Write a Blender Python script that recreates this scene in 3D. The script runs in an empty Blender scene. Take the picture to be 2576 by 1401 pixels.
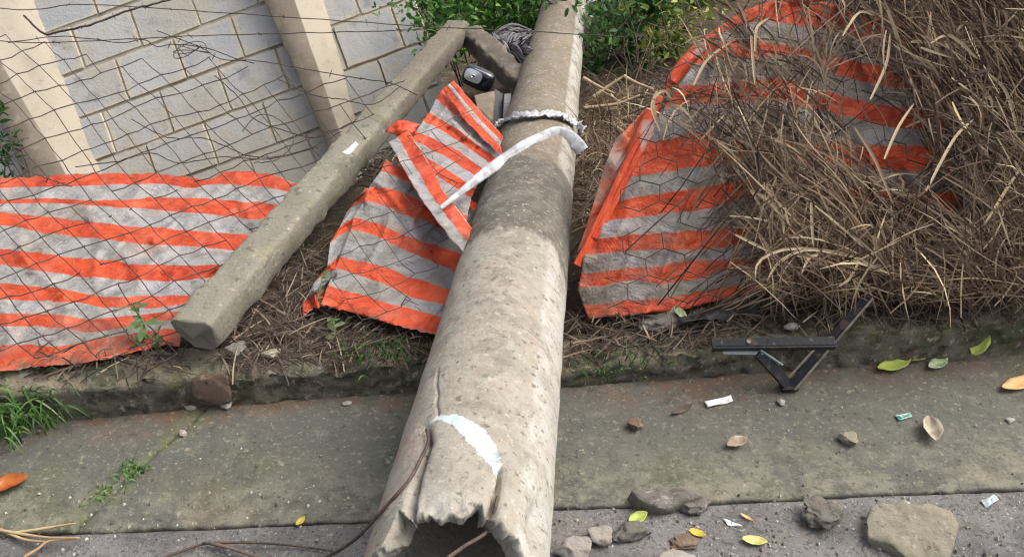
import bpy, math, random
import numpy as np
from mathutils import Vector, Matrix, noise

random.seed(7)
SC = bpy.context.scene
COL = SC.collection
R = math.radians

# ------------------------------------------------------------------ camera
F = 2231.0                      # focal length in reference pixels (reference frame 2576 x 1401)
CX, CY = 1288.0, 700.5
cam_d = bpy.data.cameras.new('camera')
cam_d.sensor_width = 36
cam_d.lens = F / 2576 * 36
cam_d.clip_start = 0.02
cam_d.clip_end = 500
cam = bpy.data.objects.new('camera', cam_d)
COL.objects.link(cam)
PITCH, ROLL = 36.0, -2.7
CAMLOC = Vector((0, 0, 1.6))
ROT = Matrix.Rotation(R(90 - PITCH), 3, 'X') @ Matrix.Rotation(R(ROLL), 3, 'Z')
cam.matrix_world = Matrix.Translation(CAMLOC) @ ROT.to_4x4()
SC.camera = cam

# ------------------------------------------------------------------ sky, sun, exposure
SUN_EL, SUN_AZ = R(52), R(78)          # azimuth clockwise from +Y: the light comes from the right
w = bpy.data.worlds.new('World')
SC.world = w
w.use_nodes = True
nt = w.node_tree
sky = nt.nodes.new('ShaderNodeTexSky')
sky.sky_type = 'NISHITA'
sky.sun_disc = False
sky.sun_elevation = SUN_EL
sky.sun_rotation = SUN_AZ
sky.dust_density = 6.0
sky.ozone_density = 0.2
sky.air_density = 0.8
hsv = nt.nodes.new('ShaderNodeHueSaturation')
hsv.inputs['Saturation'].default_value = 0.45      # cloud-whitened sky
nt.links.new(sky.outputs[0], hsv.inputs['Color'])
nt.links.new(hsv.outputs[0], nt.nodes['Background'].inputs[0])
nt.nodes['Background'].inputs[1].default_value = 0.15
sl = bpy.data.lights.new('sun', 'SUN')
sl.energy = 0.95
sl.angle = R(50)
sl.color = (1.0, 0.94, 0.84)
so = bpy.data.objects.new('sun', sl)
COL.objects.link(so)
sd = Vector((math.sin(SUN_AZ) * math.cos(SUN_EL), math.cos(SUN_AZ) * math.cos(SUN_EL), math.sin(SUN_EL)))
so.rotation_euler = sd.to_track_quat('Z', 'Y').to_euler()
so.location = sd * 20
SC.view_settings.view_transform = 'Standard'
SC.view_settings.look = 'None'
SC.view_settings.exposure = 0.80
SC.view_settings.gamma = 1.0
SC.cycles.filter_width = 1.25
SC.cycles.use_denoising = True

# ------------------------------------------------------------------ pixel <-> world helpers
def ray(px, py):
    return ROT @ Vector(((px - CX) / F, -(py - CY) / F, -1.0))
def at_depth(px, py, d):
    return CAMLOC + ray(px, py) * d
def on_z(px, py, z=0.0):
    r = ray(px, py)
    return CAMLOC + r * ((z - CAMLOC.z) / r.z)
def on_plane(px, py, p0, n):
    r = ray(px, py)
    return CAMLOC + r * ((p0 - CAMLOC).dot(n) / r.dot(n))
ROTI = ROT.inverted()
def proj(p):
    q = ROTI @ (Vector(p) - CAMLOC)
    return CX + F * q.x / -q.z, CY - F * q.y / -q.z, -q.z
def sstep(a, b, x):
    t = min(1.0, max(0.0, (x - a) / (b - a)))
    return t * t * (3 - 2 * t)
def fbm(x, y, z=0.0, o=3):
    s, a, f = 0.0, 1.0, 1.0
    for _ in range(o):
        s += a * noise.noise((x * f, y * f, z * f))
        a *= 0.5
        f *= 2.03
    return s
def interp(xs, ys, x):
    return float(np.interp(x, xs, ys))
def seg_dist(p, pts):
    """distance from p to polyline, with position (index units)"""
    best, bt = 1e9, 0
    for i in range(len(pts) - 1):
        ax, ay = pts[i][0], pts[i][1]
        bx, by = pts[i + 1][0], pts[i + 1][1]
        dx, dy = bx - ax, by - ay
        t = ((p[0] - ax) * dx + (p[1] - ay) * dy) / (dx * dx + dy * dy + 1e-12)
        t = min(1, max(0, t))
        d = math.hypot(p[0] - ax - t * dx, p[1] - ay - t * dy)
        if d < best:
            best, bt = d, i + t
    return best, bt

# ------------------------------------------------------------------ materials
def lin(c):
    return tuple((v / 255 / 12.92 if v / 255 <= 0.04045 else ((v / 255 + 0.055) / 1.055) ** 2.4) for v in c) + (1.0,)
def L3(*c):
    return tuple(c) + (1.0,)

class NT:
    def __init__(s, name, rough=0.85, spec=0.3):
        s.m = bpy.data.materials.new(name)
        s.m.use_nodes = True
        s.t = s.m.node_tree
        s.b = s.t.nodes['Principled BSDF']
        s.b.inputs['Roughness'].default_value = rough
        s.b.inputs['Specular IOR Level'].default_value = spec
        s.co = s.t.nodes.new('ShaderNodeTexCoord').outputs['Object']
        s.col = None
    def n(s, typ, **kw):
        nd = s.t.nodes.new(typ)
        for k, v in kw.items():
            setattr(nd, k, v)
        return nd
    def link(s, a, b):
        s.t.links.new(a, b)
    def noise(s, scale, detail=4.0, rough=0.6, stretch=None, dist=0.0, off=0.0):
        nz = s.n('ShaderNodeTexNoise')
        nz.inputs['Scale'].default_value = scale
        nz.inputs['Detail'].default_value = detail
        nz.inputs['Roughness'].default_value = rough
        nz.inputs['Distortion'].default_value = dist
        src = s.co
        if stretch or off:
            mp = s.n('ShaderNodeMapping')
            mp.inputs['Scale'].default_value = stretch or (1, 1, 1)
            mp.inputs['Location'].default_value = (off, off * 1.7, off * 0.6)
            s.link(src, mp.inputs[0])
            src = mp.outputs[0]
        s.link(src, nz.inputs['Vector'])
        return nz.outputs['Fac']
    def ramp(s, fac, lo, hi, a=0.0, b=1.0):
        r = s.n('ShaderNodeMapRange')
        r.interpolation_type = 'SMOOTHSTEP'
        r.inputs[1].default_value = lo
        r.inputs[2].default_value = hi
        r.inputs[3].default_value = a
        r.inputs[4].default_value = b
        s.link(fac, r.inputs[0])
        return r.outputs[0]
    def attr(s, name):
        a = s.n('ShaderNodeAttribute')
        a.attribute_name = name
        return a.outputs['Fac']
    def math(s, op, a, b=None):
        m = s.n('ShaderNodeMath', operation=op)
        for i, v in enumerate((a, b)):
            if v is None:
                continue
            if isinstance(v, (int, float)):
                m.inputs[i].default_value = v
            else:
                s.link(v, m.inputs[i])
        return m.outputs[0]
    def base(s, c):
        r = s.n('ShaderNodeRGB')
        r.outputs[0].default_value = c
        s.col = r.outputs[0]
        return s
    def mix(s, c, fac):
        m = s.n('ShaderNodeMix', data_type='RGBA')
        s.link(s.col, m.inputs[6])
        if isinstance(c, tuple):
            m.inputs[7].default_value = c
        else:
            s.link(c, m.inputs[7])
        if isinstance(fac, (int, float)):
            m.inputs[0].default_value = fac
        else:
            s.link(fac, m.inputs[0])
        s.col = m.outputs[2]
        return s
    def spots(s, c, scale, lo, hi, amt=1.0, **kw):
        return s.mix(c, s.ramp(s.noise(scale, **kw), lo, hi, 0.0, amt))
    def bump(s, fac, strength=0.3, dist=0.01):
        b = s.n('ShaderNodeBump')
        b.inputs['Strength'].default_value = strength
        b.inputs['Distance'].default_value = dist
        s.link(fac, b.inputs['Height'])
        if s.b.inputs['Normal'].is_linked:
            s.link(s.b.inputs['Normal'].links[0].from_socket, b.inputs['Normal'])
        s.link(b.outputs[0], s.b.inputs['Normal'])
        return s
    def translucent(s, amt):
        tr = s.n('ShaderNodeBsdfTranslucent')
        s.link(s.col, tr.inputs[0])
        mx = s.n('ShaderNodeMixShader')
        mx.inputs[0].default_value = amt
        s.link(s.b.outputs[0], mx.inputs[1])
        s.link(tr.outputs[0], mx.inputs[2])
        s.link(mx.outputs[0], s.t.nodes['Material Output'].inputs[0])
        return s
    def done(s):
        s.link(s.col, s.b.inputs['Base Color'])
        return s.m

def simple(name, c, c2=None, scale=20, rough=0.7, spec=0.3, bump=0.3, bscale=60, metal=0.0, trans=0.0):
    m = NT(name, rough, spec)
    m.base(c)
    if c2:
        m.spots(c2, scale, 0.4, 0.62)
    m.b.inputs['Metallic'].default_value = metal
    if bump:
        m.bump(m.noise(bscale), bump, 0.004)
    if trans:
        m.translucent(trans)
    return m.done()

# pavement: damp dark grey-green concrete with mossy, brown and pale patches
m = NT('pavement_concrete', 0.8, 0.3).base(L3(.098, .099, .086))
m.spots(L3(.118, .118, .096), 3.0, .42, .62)
m.spots(L3(.10, .106, .066), 2.2, .5, .66, .85, off=3.1)
m.spots(L3(.125, .095, .070), 2.6, .54, .7, .8, off=7.7)
m.mix(L3(.215, .20, .15), m.math('MULTIPLY', m.attr('edge'), m.ramp(m.noise(16, 6, .7), .40, .60, 0, .85)))
m.mix(L3(.15, .082, .046), m.math('MULTIPLY', m.attr('soil'), m.ramp(m.noise(14, 5, .7, off=2), .36, .58, 0, .9)))
m.mix(L3(.10, .125, .045), m.math('MULTIPLY', m.attr('moss'), m.ramp(m.noise(40, 5, .7, off=5), .40, .6, 0, .9)))
m.spots(L3(.085, .088, .08), 8, .48, .64, .7, off=21, detail=7, rough=.7)
m.spots(L3(.07, .068, .055), 42, .55, .68, .85, detail=7, rough=.7)
m.spots(L3(.2, .185, .14), 22, .54, .66, .6, off=17, detail=8, rough=.75)
m.spots(L3(.26, .245, .195), 75, .62, .69, .6, detail=3)
m.spots(L3(.035, .034, .028), 48, .62, .68, .6, off=44, detail=4)
m.spots(L3(.30, .27, .2), 30, .645, .69, .7, off=51, detail=5)
m.spots(L3(.055, .058, .045), 11, .57, .64, .6, off=61, detail=9, rough=.8)
m.spots(L3(.22, .2, .15), 30, .62, .72, .5, detail=6, rough=.75)
m.spots(L3(.085, .08, .065), 26, .52, .66, .7, off=27, detail=8, rough=.75, stretch=(.6, 1.6, 1))
m.spots(L3(.24, .225, .17), 60, .57, .68, .6, off=33, detail=5)
m.bump(m.noise(90, 6, .7), .8, .005).bump(m.noise(14, 4), .35, .012)
M_PAVE = m.done()
# asphalt
m = NT('road_asphalt', 0.85, 0.3).base(L3(.18, .175, .17))
m.spots(L3(.105, .1, .097), 5, .42, .62, .8)
m.spots(L3(.20, .185, .165), 9, .5, .68, .7, off=4)
m.spots(L3(.05, .048, .045), 110, .54, .62, .6, detail=4)
m.spots(L3(.40, .38, .36), 120, .61, .68, .6, detail=3, off=2)
m.spots(L3(.09, .088, .085), 24, .56, .64, .7, detail=8, off=12, rough=.75)
m.bump(m.noise(160, 4, .7), .9, .005)
M_ROAD = m.done()
# kerb
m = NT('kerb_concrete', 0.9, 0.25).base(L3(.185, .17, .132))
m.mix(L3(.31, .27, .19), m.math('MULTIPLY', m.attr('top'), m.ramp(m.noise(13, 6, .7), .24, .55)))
m.spots(L3(.085, .10, .055), 9, .47, .6, .8, off=3)
m.spots(L3(.20, .185, .14), 16, .52, .64, .75, off=15, detail=7, rough=.75)
m.spots(L3(.13, .075, .045), 6, .55, .68, .75, off=8)
m.spots(L3(.24, .22, .07), 12, .63, .70, .7, off=12)
m.spots(L3(.05, .046, .036), 30, .56, .66, .7, off=1)
m.spots(L3(.40, .37, .30), 48, .58, .67, .85, off=5)
m.spots(L3(.06, .055, .042), 20, .54, .62, .75, off=22, detail=9, rough=.8)
m.spots(L3(.30, .27, .2), 26, .58, .66, .7, off=29, detail=9, rough=.8)
m.spots(L3(.27, .25, .07), 6, .62, .70, .7, off=41, detail=8, rough=.75)
m.bump(m.noise(38, 8, .8), 1.0, .02)
M_KERB = m.done()
# ground behind the kerb
m = NT('ground_soil', 0.95, 0.15).base(L3(.082, .060, .043))
m.spots(L3(.145, .11, .077), 7, .47, .65)
m.spots(L3(.065, .066, .036), 4, .5, .65, .9, off=4)
m.spots(L3(.26, .21, .15), 45, .58, .7, .8, off=2)
m.spots(L3(.03, .026, .022), 26, .55, .66, .8, off=6)
m.bump(m.noise(35, 7, .75), 1.0, .025)
M_SOIL = m.done()
# old concrete pole
m = NT('pole_concrete', 0.85, 0.25).base(L3(.18, .148, .107))
m.spots(L3(.225, .188, .137), 5, .45, .62, .8)
m.spots(L3(.33, .22, .12), 3, .6, .7, .6, off=9)
m.mix(L3(.115, .105, .086), m.attr('dark'))
m.mix(L3(.36, .335, .28), m.attr('light'))
m.spots(L3(.225, .21, .178), 14, .46, .64, .6, off=3, detail=7, rough=.7)
m.mix(L3(.21, .19, .155), m.math('MULTIPLY', m.attr('streak'), m.ramp(m.noise(26, 7, .75, off=11), .42, .6, 0, .9)))
m.mix(L3(.46, .455, .42), m.math('MULTIPLY', m.attr('lime'), m.ramp(m.noise(18, 6, .7, off=6), .3, .62, 0, .9)))
m.mix(L3(.38, .26, .2), m.math('MULTIPLY', m.attr('rusty'), m.ramp(m.noise(12, 5, .7, off=7), .42, .62, 0, .7)))
m.spots(L3(.12, .105, .085), 55, .57, .68, .8, off=2, detail=6)
m.spots(L3(.30, .27, .21), 24, .52, .62, .6, off=8, detail=8, rough=.8)
m.spots(L3(.52, .48, .39), 70, .58, .70, .6, off=5)
m.mix(L3(.54, .64, .66), m.ramp(m.math('ADD', m.attr('paint_or_lit_flank'), m.math('MULTIPLY', m.math('SUBTRACT', m.noise(70, 6, .75), .5), 1.9)), .36, .58))
m.spots(L3(.17, .155, .13), 5, .55, .66, .6, off=14, detail=8, rough=.75, dist=1.5)
m.bump(m.noise(75, 7, .75), .8, .007).bump(m.noise(16, 4), .4, .012)
M_POLE = m.done()
# fence post concrete
m = NT('post_concrete', 0.9, 0.2).base(L3(.25, .237, .19))
m.spots(L3(.22, .205, .165), 6, .45, .62, .9, stretch=(1, .35, 1))
m.spots(L3(.30, .29, .16), 8, .56, .68, .6, off=4)
m.spots(L3(.10, .095, .08), 34, .58, .68, .7, off=2)
m.spots(L3(.48, .45, .36), 50, .6, .7, .6, off=6)
m.mix(L3(.17, .15, .12), m.ramp(m.math('ADD', m.attr('along'), m.math('MULTIPLY', m.math('SUBTRACT', m.noise(5, 5, .7), .5), .5)), .52, .74, 0, .85))
m.spots(L3(.17, .165, .095), 5, .55, .68, .7, off=31, detail=7)
m.bump(m.noise(60, 6, .75), .9, .010)
M_POST = m.done()
m = NT('arm_concrete', 0.9, 0.2).base(L3(.19, .165, .13))
m.spots(L3(.11, .098, .082), 7, .45, .62, .9)
m.spots(L3(.28, .25, .2), 40, .58, .7, .6, off=6)
m.bump(m.noise(60, 6, .75), .7, .008)
M_ARM = m.done()
# block wall
m = NT('grey_block', 0.9, 0.2).base(L3(.415, .42, .415))
m.mix(L3(.49, .485, .465), m.attr('tone'))
m.spots(L3(.37, .385, .40), 3.5, .48, .66, .8, stretch=(1, 1, 1))
m.spots(L3(.27, .27, .26), 7, .56, .68, .75, off=5, detail=6)
m.mix(L3(.56, .50, .39), m.ramp(m.math('ADD', m.attr('rim'), m.math('MULTIPLY', m.math('SUBTRACT', m.noise(9, 5, .7, off=3), .5), 2.2)), .38, .95, 0, .85))
m.spots(L3(.45, .41, .33), 2.6, .46, .62, .8, off=9, detail=7, rough=.7)
m.mix(L3(.42, .39, .32), m.math('MULTIPLY', m.attr('low'), m.ramp(m.noise(7, 6, .7, off=8), .3, .6, 0, .9)))
m.spots(L3(.24, .23, .2), 22, .57, .68, .6, off=17, detail=8, rough=.75)
m.bump(m.noise(50, 6, .7), .7, .008)
M_BLOCK = m.done()
m = NT('wall_mortar', 0.95, 0.15).base(L3(.39, .37, .32))
m.spots(L3(.13, .12, .10), 3, .55, .64, .75)
m.spots(L3(.3, .27, .21), 14, .5, .62, .7, off=3)
m.bump(m.noise(60, 5, .7), .6, .008)
M_MORTAR = m.done()
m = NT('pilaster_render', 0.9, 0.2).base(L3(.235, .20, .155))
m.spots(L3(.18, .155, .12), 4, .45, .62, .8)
m.mix(L3(.42, .375, .30), m.attr('paint_or_lit_flank'))  # sunlit right flank against the shaded tan front, put into the colour
m.spots(L3(.33, .29, .23), 5, .5, .66, .5, off=12)
m.spots(L3(.36, .31, .24), 8, .57, .7, .7, off=3, detail=6)
m.spots(L3(.25, .21, .17), 40, .62, .70, .6, off=5)
m.bump(m.noise(40, 6, .7), .4, .006)
M_PILA = m.done()
# barrier sheet: orange and white bands across V
def sheet_mat(name, dirt=0.5, white=(.45, .43, .415), grey=(.30, .295, .275), olive=(.27, .24, .19)):
    m = NT(name, 0.42, 0.4)
    uv = m.n('ShaderNodeUVMap')
    sep = m.n('ShaderNodeSeparateXYZ')
    m.link(uv.outputs[0], sep.inputs[0])
    v = m.math('ADD', sep.outputs[1], m.math('MULTIPLY', m.math('SUBTRACT', m.noise(9, 5, .65), .5), .5))
    fr = m.math('PINGPONG', v, 1.0)                      # 0 at even rows, 1 at odd
    md = m.math('MODULO', m.math('ADD', v, 20.0), 2.0)   # 0..1 orange, 1..2 white
    m.base(L3(.72, .098, .030))
    m.spots(L3(.56, .058, .020), 7, .47, .62, .9, dist=.8)
    m.spots(L3(.66, .20, .13), 9, .56, .70, .6, off=15, detail=6)
    m.spots(L3(.78, .17, .085), 11, .54, .68, .7, off=3)
    ora = m.col
    m.base(L3(*white))
    m.spots(L3(*grey), 8, .46, .62, .8, off=4, detail=6, rough=.65)
    m.spots(L3(.42, .41, .44), 5, .5, .64, .7, off=1)
    m.spots(L3(.56, .38, .33), 6, .58, .7, .6, off=8)
    m.spots(L3(*olive), 4, .52, .7, .7, off=19, detail=6)
    lo = m.ramp(md, .97, 1.03)
    hi = m.ramp(md, 0.0, .05, 1.0, 0.0)
    wh = m.col
    m.col = ora
    m.mix(wh, lo)
    m.spots(L3(.17, .13, .10), 13, .57, .72, dirt, off=2, detail=8, rough=.72)
    m.mix(L3(.19, .145, .105), m.math('MULTIPLY', m.ramp(sep.outputs[1], 6.0, 15.0, .08, .8), m.ramp(m.noise(7, 8, .72, off=37), .42, .66)))
    m.bump(m.noise(13, 5, .6, stretch=(1, 1.6, 1), dist=1.2), .9, .02)
    m.bump(m.noise(34, 5, .65, stretch=(1, 2.2, 1)), .6, .010)
    m.bump(m.noise(220, 2, .5), .25, .002)
    m.translucent(.22)
    return m.done()
M_SHEET = sheet_mat('barrier_sheet_plastic')
M_SHEETR = sheet_mat('dusty_sheet_plastic', .75, (.36, .315, .285), (.23, .215, .175), (.21, .195, .13))
M_SHEETM = sheet_mat('grey_sheet_plastic', .65, (.36, .35, .34), (.24, .245, .24), (.25, .225, .18))
M_HEM = None
m = NT('orange_plastic', 0.4, 0.4).base(L3(.74, .105, .035))
m.spots(L3(.62, .07, .025), 9, .46, .6, .9)
m.spots(L3(.62, .45, .40), 7, .57, .64, .9, off=3, stretch=(1, .4, 1))
m.bump(m.noise(30, 5, .65), .5, .01).translucent(.2)
M_HEM = m.done()
m = NT('faded_pink_plastic', 0.5, 0.35).base(L3(.50, .36, .31))
m.spots(L3(.36, .29, .24), 9, .45, .6, .8, detail=7)
m.spots(L3(.66, .13, .05), 7, .47, .58, .9, off=5, detail=6)
m.bump(m.noise(16, 5, .6, dist=1.2), .8, .015).translucent(.2)
M_FADED = m.done()
M_WIRE = simple('rusty_wire', L3(.045, .036, .032), L3(.10, .075, .06), 30, .7, .3, 0)
M_GALV = simple('galvanised_wire', L3(.42, .43, .45), L3(.25, .25, .25), 40, .4, .5, 0, metal=.4)
M_REBAR = simple('rusty_rebar', L3(.06, .046, .042), L3(.115, .075, .058), 30, .75, .3, .6, 200)
M_STRAP = simple('white_plastic', L3(.60, .625, .65), L3(.36, .36, .38), 22, .45, .4, .8, 60, trans=.15)
m = NT('black_metal', .5, .3).base(L3(.012, .013, .016))
m.spots(L3(.075, .042, .026), 26, .56, .66, .85, detail=7)
m.spots(L3(.10, .10, .10), 60, .60, .68, .7, off=4, detail=6)
m.bump(m.noise(70, 5), .4, .003)
M_BLACK = m.done()
M_GLOSS = simple('glossy_black_plastic', L3(.012, .014, .018), None, 12, .07, .8, 0)
M_REFL = simple('silver_highlight', L3(.86, .88, .9), None, 12, .22, .6, 0, metal=.55)
M_DULL = simple('dull_black', L3(.022, .022, .026), L3(.04, .04, .044), 12, .5, .4, .5, 25)
M_SILVER = simple('pale_grey_and_glint', L3(.42, .48, .50), L3(.3, .36, .36), 20, .35, .5, .2)
M_EDGE = simple('scuffed_edge', L3(.22, .19, .17), L3(.11, .1, .09), 30, .6, .3, .3)
M_GREYFIB = simple('grey_fibre', L3(.125, .118, .132), L3(.2, .19, .2), 16, .8, .2, .6, 40)
M_BOARD = simple('brown_board', L3(.17, .135, .10), L3(.24, .2, .15), 9, .85, .2, .5, 40)
M_PAPER = simple('white_scrap', L3(.78, .76, .72), L3(.6, .58, .54), 30, .7, .3, .4)
M_STRAW = simple('straw', L3(.44, .34, .19), L3(.34, .23, .13), 15, .7, .3, .3)
M_GLASS = simple('green_glass', L3(.03, .20, .14), L3(.35, .5, .45), 60, .1, .6, .2)
def rock_mat(name, c, c2, c3):
    m = NT(name, .9, .2).base(L3(*c))
    m.spots(L3(*c2), 14, .44, .62, .9, detail=6)
    m.spots(L3(*c3), 50, .56, .68, .8, off=3)
    m.spots(L3(.06, .052, .045), 40, .58, .66, .75, off=6, detail=8, rough=.75)
    m.bump(m.noise(55, 8, .8), 1.0, .014)
    return m.done()
M_ROCK_TAN = rock_mat('tan_stone', (.37, .34, .255), (.29, .265, .205), (.47, .44, .36))
M_ROCK_GREY = rock_mat('grey_stone', (.24, .22, .19), (.15, .135, .12), (.42, .39, .35))
M_ROCK_BRN = rock_mat('brown_stone', (.25, .175, .125), (.2, .15, .11), (.3, .24, .18))
M_ROCK_WHT = rock_mat('white_stone', (.46, .42, .37), (.33, .3, .26), (.6, .56, .5))

def leafy(name, stops, rough=.6, trans=.25, rnd='tone'):
    m = NT(name, rough, .3)
    cr = m.n('ShaderNodeValToRGB')
    el = cr.color_ramp.elements
    while len(el) < len(stops):
        el.new(.5)
    for e, (p, c) in zip(el, stops):
        e.position = p
        e.color = L3(*c)
    m.link(m.attr(rnd), cr.inputs[0])
    m.col = cr.outputs[0]
    if trans:
        m.translucent(trans)
    return m.done()
M_DRY = leafy('dry_grass_blade', [(0, (.045, .030, .022)), (.22, (.105, .068, .045)), (.42, (.20, .138, .09)), (.6, (.31, .225, .145)), (.78, (.47, .365, .23)), (.92, (.58, .47, .30)), (1, (.66, .56, .38))], .6, .15)
M_LITTER = leafy('dry_litter_bit', [(0, (.025, .02, .016)), (.4, (.085, .062, .046)), (.75, (.19, .145, .10)), (1, (.42, .34, .24))], .8, 0)
M_SHRUB = leafy('shrub_leaf', [(0, (.015, .045, .012)), (.4, (.04, .12, .022)), (.75, (.10, .24, .04)), (1, (.24, .38, .08))], .45, .3)
M_SHRUBY = leafy('yellow_green_leaf', [(0, (.03, .06, .015)), (.4, (.12, .18, .03)), (.75, (.30, .34, .06)), (1, (.48, .46, .12))], .5, .3)
M_GRASS = leafy('green_grass_blade', [(0, (.02, .06, .015)), (.5, (.06, .15, .035)), (1, (.20, .29, .10))], .5, .25)
M_TWIG = simple('dead_twig', L3(.085, .065, .055), L3(.15, .11, .09), 25, .8, .2, .5)
M_CANE = simple('dry_cane', L3(.38, .29, .185), L3(.25, .18, .12), 15, .7, .3, .4)
M_LIME = simple('lime_leaf', L3(.42, .50, .10), L3(.33, .42, .09), 60, .5, .4, .2, trans=.15)
M_PALELEAF = simple('pale_yellow_leaf', L3(.60, .60, .24), L3(.5, .48, .16), 60, .5, .4, .2, trans=.15)
M_YELLOW = simple('yellow_leaf', L3(.62, .47, .06), L3(.45, .38, .05), 60, .5, .4, .2, trans=.15)
M_ORLEAF = simple('rust_orange_leaf', L3(.40, .115, .018), L3(.26, .06, .014), 25, .35, .5, .3, trans=.1)
M_PEACH = simple('peach_leaf', L3(.72, .45, .19), L3(.6, .36, .14), 40, .5, .4, .2, trans=.1)
M_BRLEAF = simple('brown_leaf', L3(.24, .19, .13), L3(.36, .31, .24), 40, .7, .3, .4)
M_GRYLEAF = simple('pale_dead_leaf', L3(.44, .38, .29), L3(.3, .25, .19), 40, .7, .3, .4)
M_WEED = simple('weed_leaf', L3(.085, .14, .05), L3(.16, .2, .09), 40, .6, .3, .2, trans=.2)
M_WEEDW = simple('pale_weed_leaf', L3(.50, .56, .38), L3(.25, .36, .15), 50, .6, .3, .2, trans=.2)

# ------------------------------------------------------------------ object builders
def mesh_obj(name, verts, faces, mat, parent=None, uv=None, attrs=None, smooth=True, origin=None):
    """link ONE mesh object; verts in world space; origin defaults to the thing's base"""
    V = np.array([tuple(v) for v in verts], dtype=float)
    if parent is not None:
        o0 = parent_world(parent)
    elif origin is not None:
        o0 = Vector(origin)
    else:
        o0 = Vector((V[:, 0].mean(), V[:, 1].mean(), V[:, 2].min()))
    V = V - np.array(o0)
    me = bpy.data.meshes.new(name)
    me.from_pydata(V.tolist(), [], faces)
    if uv is not None:
        l = me.uv_layers.new(name='UVMap')
        idx = np.zeros(len(me.loops), dtype=np.int32)
        me.loops.foreach_get('vertex_index', idx)
        l.data.foreach_set('uv', np.array(uv, dtype=np.float32)[idx].ravel())
    if attrs:
        for k, a in attrs.items():
            at = me.attributes.new(k, 'FLOAT', 'POINT')
            at.data.foreach_set('value', np.array(a, dtype=np.float32))
    if smooth:
        me.polygons.foreach_set('use_smooth', np.ones(len(me.polygons), dtype=bool))
    me.materials.append(mat)
    me.update()
    o = bpy.data.objects.new(name, me)
    COL.objects.link(o)
    if parent is not None:
        o.parent = parent
    else:
        o.location = o0
    return o
WORLD = {}
def parent_world(p):
    return WORLD.get(p.name, Vector((0, 0, 0)))
def thing(name, label, cat, loc, group=None):
    o = bpy.data.objects.new(name, None)
    COL.objects.link(o)
    o.empty_display_size = .1
    o.location = loc
    WORLD[o.name] = Vector(loc)
    return tag(o, label, cat, group)
def tag(o, label, cat, group=None):
    o['label'] = label
    o['category'] = cat
    if group:
        o['group'] = group
    return o
def structure(o):
    o['kind'] = 'structure'
    return o
def stuff(o, label=None, cat=None):
    o['kind'] = 'stuff'
    if label:
        o['label'] = label
        o['category'] = cat
    return o
def sub(o, parent_obj):
    return o
class MB:
    def __init__(s):
        s.v, s.f, s.a = [], [], []
    def grid(s, rows, closed=False, a=None):
        b = len(s.v)
        nr, nc = len(rows), len(rows[0])
        for r in rows:
            s.v.extend(r)
        for i in range(nr - 1):
            for j in range(nc if closed else nc - 1):
                k = (j + 1) % nc
                s.f.append((b + i * nc + j, b + i * nc + k, b + (i + 1) * nc + k, b + (i + 1) * nc + j))
        if a is not None:
            s.a.extend([a] * (nr * nc))
        return b
    def tube(s, pts, r, n=6, cap=True, a=None):
        pts = [Vector(p) for p in pts]
        rr = r if isinstance(r, (list, tuple)) else [r] * len(pts)
        rows = []
        up = Vector((.31, .2, .93)).normalized()
        for i, p in enumerate(pts):
            d = (pts[min(i + 1, len(pts) - 1)] - pts[max(i - 1, 0)])
            if d.length < 1e-9:
                d = Vector((1, 0, 0))
            d.normalize()
            x = d.cross(up)
            if x.length < .05:
                x = d.cross(Vector((1, 0, 0)))
            x.normalize()
            y = x.cross(d)
            rows.append([p + (x * math.cos(2 * math.pi * k / n) + y * math.sin(2 * math.pi * k / n)) * rr[i] for k in range(n)])
        b = s.grid(rows, closed=True, a=a)
        if cap:
            s.f.append(tuple(b + k for k in range(n))[::-1])
            e = b + (len(pts) - 1) * n
            s.f.append(tuple(e + k for k in range(n)))
    def strip(s, pts, wd, side, a=None):
        rows = []
        for i, p in enumerate(pts):
            wv = wd[i] if isinstance(wd, (list, tuple)) else wd
            sv = side[i] if isinstance(side, list) else side
            rows.append([Vector(p) - sv * wv * .5, Vector(p) + sv * wv * .5])
        s.grid(rows, a=a)
    def box(s, c, ax, ay, az):
        """centre and three half-axis vectors, slightly chamfered"""
        b = len(s.v)
        c = Vector(c)
        for i in (-1, 1):
            for j in (-1, 1):
                for k in (-1, 1):
                    s.v.append(c + ax * i + ay * j + az * k)
        for q in ((0, 1, 3, 2), (4, 6, 7, 5), (0, 4, 5, 1), (2, 3, 7, 6), (0, 2, 6, 4), (1, 5, 7, 3)):
            s.f.append(tuple(b + t for t in q))
    def build(s, name, mat, parent=None, smooth=True, **kw):
        at = {'tone': s.a} if s.a and len(s.a) == len(s.v) else None
        return mesh_obj(name, s.v, s.f, mat, parent, attrs=at, smooth=smooth, **kw)
def bevel(o, wd=.003, seg=2):
    md = o.modifiers.new('bevel', 'BEVEL')
    md.width = wd
    md.segments = seg
    md.limit_method = 'ANGLE'
    return o
def solid(o, t=.0012):
    md = o.modifiers.new('solid', 'SOLIDIFY')
    md.thickness = t
    md.offset = 0
    return o
def smoothpts(pts, n):
    """Catmull-Rom resample of a list of tuples/Vectors into n points"""
    P = [Vector(p) for p in pts]
    out = []
    m_ = len(P) - 1
    for i in range(n):
        t = i / (n - 1) * m_
        k = min(int(t), m_ - 1)
        u = t - k
        p0, p1, p2, p3 = P[max(k - 1, 0)], P[k], P[k + 1], P[min(k + 2, m_)]
        out.append(.5 * ((2 * p1) + (p2 - p0) * u + (2 * p0 - 5 * p1 + 4 * p2 - p3) * u * u + (3 * p1 - p0 - 3 * p2 + p3) * u ** 3))
    return out

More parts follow.
